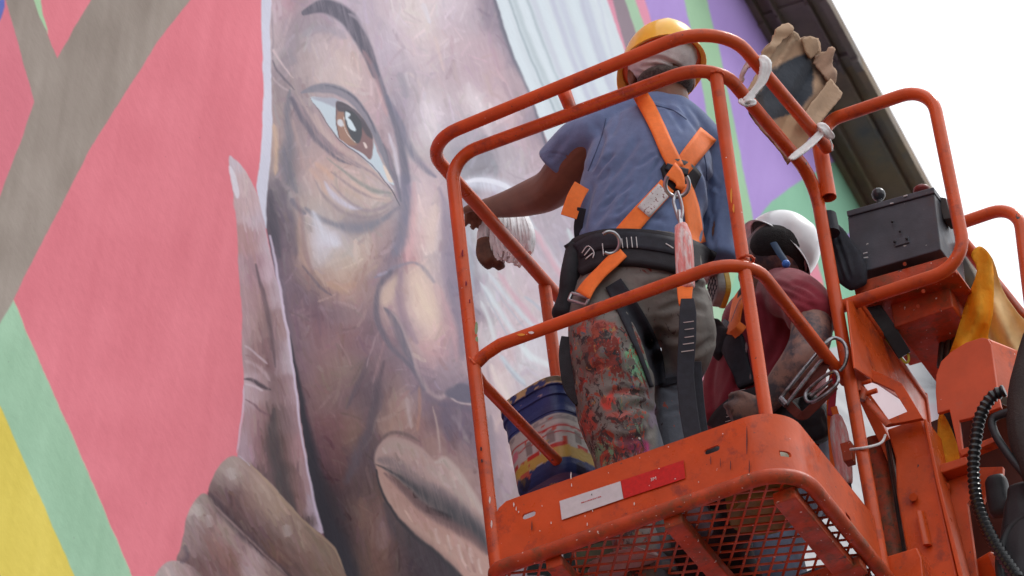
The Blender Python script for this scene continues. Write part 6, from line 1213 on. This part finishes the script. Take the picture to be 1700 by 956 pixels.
h = (P_-pb) @ EZ; th_ = np.arctan2((P_-pb) @ E2, (P_-pb) @ E1); nz1 = noise3(P_*60); nz2 = noise3(P_*25+5)
c = np.tile(np.array(srgb(38, 58, 120)), (len(P_), 1)); c *= (.7+.6*nz2)[:, None]
def L2(m_, col_): global c; m_ = np.clip(m_, 0, 1)[:, None]; c = c*(1-m_)+np.array(srgb(*col_))*m_
lb = lambda z0, z1, j=.006: np.clip((h-z0-(nz1-.5)*j)/.002, 0, 1)*np.clip((z1-h+(nz1-.5)*j)/.002, 0, 1)
L2(lb(.04, .165), (196, 194, 190)); L2(lb(.04, .075, .02)*.9, (206, 172, 60)); L2(lb(.125, .133), (190, 44, 40)); L2(lb(.108, .114), (190, 44, 40)); L2(lb(.070, .084)*(np.sin(th_*9) > -.2), (200, 48, 36))
L2(lb(.084, .122, .004)*(np.sin(th_*9+1.0) > .55)*.8, (120, 110, 108)); L2(lb(.134, .160, .003)*(np.sin(h*1600) > .1)*(nz1 > .4)*.6, (120, 118, 122)); L2(lb(.095, .118)*((th_ < -2.4) | (th_ > 2.9)), (222, 130, 150))
L2((nz2 > .68)*(h < .1)*.8, (200, 170, 60)); L2(lb(.246, .275, .02)*(nz1 > .38), (196, 168, 118)); L2(lb(.25, .275)*(nz2 > .6)*.8, (50, 40, 36)); L2((nz1 > .80)*(h > .17)*.7, (190, 160, 150)); L2(lb(0, .035)*(nz2 > .5)*.8, (30, 34, 60)); L2((nz1 > .74)*(nz2 > .5)*(h < .17), (196, 90, 70))
vcol(bod, c)
MB().tube([pb+E1*.112*math.cos(t)-E2*.02+E2*.10*math.sin(t)*-.6+EZ*(.235-.07*math.sin(t)) for t in np.linspace(.1, 3.0, 18)], .0025, 6).build('handle', M['steel'], pail)
mp_ = empty('thread_mop', onb(830, 400, .50), 'white thread mop with brown block held below the raised forearm', 'mop')
mbk = MB(); 
for k in range(280):
    a = rng.uniform(-1, 1); d_ = rng.uniform(0, 1); x0 = 838+a*34+d_*4; y0 = 346+abs(a)*14; pts = [onb(x0, y0, .60+.05*d_), onb(x0+a*8+rng.uniform(-3, 3), y0+26, .57+.07*d_), onb(x0+a*7+rng.uniform(-5, 5), y0+52+rng.uniform(-6, 12), .57+.07*d_), onb(x0-a*2+rng.uniform(-8, 8), y0+70+rng.uniform(-10, 16), .58+.05*d_)]
    mbk.tube(cr_spline(pts, 3), .0042+.0024*rng.random(), 5)
tag(mbk.build('threads', mat('white cotton threads', (.82, .82, .83), .9, noise=.12, nscale=50), mp_), kind='stuff')
fused('core', [loft(smooth_rings([(838, 350, .65, .045, .04), (846, 385, .64, .052, .045), (850, 412, .64, .035, .03)], E1), E1, 14)], .006, mat('grey white cotton core', (.5, .5, .52), .9), mp_, 1)
fused('block', [loft(smooth_rings([(806, 402, .58, .020, .02), (806, 424, .58, .022, .022), (812, 436, .58, .018, .02)], E1), E1, 10, 4), loft(smooth_rings([(822, 415, .60, .012, .02), (828, 440, .60, .014, .02)], E1), E1, 10, 4)], .004, mat('brown wooden block', srgb(96, 58, 40), .7, noise=.4, nscale=30, bump=.001), mp_, 1)
# ================================================================ stickers on the toe board
def decal(name, pts, m, parent, b=-.0095): o = mesh(name, [onb(*p, b) for p in pts], [(0, 1, 2, 3)], m, parent); s = o.modifiers.new('t', 'SOLIDIFY'); s.thickness = .0008; return o
dw = decal('reflective_sticker', [(929, 832), (1030, 799), (1035, 828), (933, 863)], mat('white reflective sticker', (.62, .62, .64), .35, noise=.06, nscale=60, specks=[((.55, .42, .15), 30, .72), ((.3, .2, .2), 120, .76)]), lift)
dr_ = decal('reflective_sticker', [(1031, 798), (1135, 764), (1138, 794), (1036, 828)], mat('red reflective sticker', srgb(200, 30, 22), .3, noise=.12, nscale=120, specks=[((.8, .6, .55), 90, .755)]), lift)
RT = mat('red print', srgb(190, 60, 60), .6); WT = mat('white print', (.75, .7, .68), .6)
tx = MB(); x0 = 965
while x0 < 998:
    wq = rng.uniform(1.2, 2.6); yy = 835.5-(x0-965)*.325; a, b, c_, d = (onb(x0, yy, -.0108), onb(x0+wq, yy-wq*.325, -.0108), onb(x0+wq, yy-wq*.325-rng.uniform(1, 1.8), -.0108), onb(x0, yy-rng.uniform(1, 1.8), -.0108)); tx.prism([a, b, c_, d], -E2*.0003); x0 += wq+rng.uniform(.4, 1.2)
tx.build('printed_line', RT, dw)
MB().prism([onb(*p, -.0108) for p in ((981, 822), (982.5, 819), (983.5, 822))], -E2*.0003).build('printed_mark', M['black'], dw)
def letters(txt, p, xdir, ydir, size, m, parent):
    cu = bpy.data.curves.new('t', 'FONT'); cu.body = txt; cu.size = size; cu.extrude = .0002; o = bpy.data.objects.new('t', cu); col.objects.link(o)
    dg = bpy.context.evaluated_depsgraph_get(); dg.update(); me = bpy.data.meshes.new_from_object(o.evaluated_get(dg)); bpy.data.objects.remove(o)
    me.materials.clear(); xd, yd = unit(xdir), unit(ydir); zd = np.cross(xd, yd); p = np.asarray(p)
    for v in me.vertices: v.co = Vector(p+xd*v.co.x+yd*v.co.y+zd*v.co.z)
    return link(me, 'lettering', parent, m)
a = onb(1080, 799, -.0110); letters('3M', a, E1, EZ, .012, WT, dr_)
# paint marks and drips on the pipes and board
PD = mat('dried white paint', (.72, .66, .62), .7); PG = mat('dried green paint', srgb(140, 168, 130), .7); PY = mat('dried yellow paint', srgb(224, 150, 50), .7); PK = mat('dark scuff', (.05, .025, .03), .7)
def blob(mt, x, y, b, w_, h_, n=9, nm='paint_smear'):
    mb = MB(); q = [onb(x+w_*math.cos(6.283*k/n)*rng.uniform(.6, 1.1), y+h_*math.sin(6.283*k/n)*rng.uniform(.7, 1.1), b) for k in range(n)]; mb.prism(q, -E2*.0006).build(nm, mt, lift)
for x, y, w_, h_ in ((853, 838, 1.2, 4), (857, 845, .9, 4), (861, 850, 1, 2), (948, 790, 1, 7), (949, 805, .8, 3), (975, 870, .8, 3), (1053, 836, 1, 3), (1078, 806, 1, .8), (1121, 795, 1.6, .8), (1094, 778, 1.4, 1), (1010, 880, 1, 1), (915, 868, .8, 2.5), (1110, 742, 1.2, .8), (1200, 720, 1, 1), (1160, 800, .8, 1.5), (984, 848, .7, 2), (1062, 760, 1, .8), (900, 840, .8, 1.2)): blob(PD, x, y, -.0102, w_, h_, 9, 'paint_drip')
for x, y, w_, h_ in ((883, 874, .9, 9), (1213, 772, .6, 10), (1196, 768, .5, 8), (1240, 730, .9, 30), (1244, 775, .8, 14), (1180, 764, .6, 8)): blob(PK, x, y, -.0102, w_, h_, 9, 'dirt_streak')
blob(PG, 791, 545, -.0175, 3.5, 11); blob(PG, 792, 563, -.0175, 2.6, 5)
blob(PY, 865, 556, -.0165, 7, 2.5); blob(PY, 1214, 325, .012, 2, 14); blob(PY, 1218, 345, .012, 2, 8)
blob(PK, 799, 745, -.0175, 1.6, 4); blob(PK, 800, 765, -.0175, 1.8, 3); blob(PK, 1239, 577, .012, 3, 9); blob(PK, 1246, 625, .012, 2, 5)
blob(PD, 882, 552, -.0168, 5, 2.6); blob(PD, 813, 830, -.0175, 1.6, 6); blob(PD, 816, 870, -.0175, 1.6, 7)
for x, y, w_, h_ in ((768, 420, 2, 7), (774, 470, 1.6, 5), (780, 500, 1.5, 4)): blob(mat('dark red stain', srgb(130, 30, 50), .6), x, y, -.0175, w_, h_)
# things standing on the platform floor, seen through the mesh
def can(name, a, b, r, h, m, lab, cat, grp=None):
    c = L(a, b, 0); o = MB().tube([c, c+EZ*h*.03, c+EZ*h*.97, c+EZ*h], [r*.96, r, r, r*.96], 24).build(name, m, None, 0); return tag(o, lab, cat, grp)
can('paint_can', -.13, .15, .085, .15, mat('yellow green tin', (.20, .17, .04), .5, noise=.4, nscale=20), 'squat yellow green paint tin on the platform floor by the near corner', 'paint can')
can('paint_can', -.30, .12, .05, .10, mat('pale blue tin', (.30, .36, .46), .4, noise=.3), 'small pale blue paint tin on the platform floor behind the toe board', 'paint can')
rag = fused('rag', [loft([(L(-.58, .16, .015), .05, .012), (L(-.5, .18, .02), .07, .016), (L(-.42, .15, .015), .04, .012)], E2)], .006, mat('pink grey rag', (.5, .38, .38), .9, noise=.2), None, 1, wob=[(.012, 25, E1, 2)]); tag(rag, 'crumpled pink grey rag lying on the mesh floor near the left corner', 'rag')

bag = fused('tool_bag', [loft([(L(-.27, .12, .07), .05, .05), (L(-.215, .12, .145), .05, .055), (L(-.14, .13, .06), .04, .04)], E2), loft([(L(-.17, .12, .05), .05, .05), (L(-.2, .2, .05), .06, .05), (L(-.30, .32, .05), .06, .05)], EZ), loft([(L(-.52, .30, .05), .07, .05), (L(-.38, .34, .07), .11, .07), (L(-.24, .36, .05), .08, .05)], E2), loft([(L(-.30, .62, .05), .06, .05), (L(-.18, .66, .07), .08, .06), (L(-.08, .68, .05), .05, .05)], E2)], .008, DARKPAD, None, 2, wob=[(.03, 10, E1, 5)]); tag(bag, 'slack black fabric tool bag lying on the mesh floor between the boots', 'bag')  # black form added to darken the floor mesh and close the bright slot
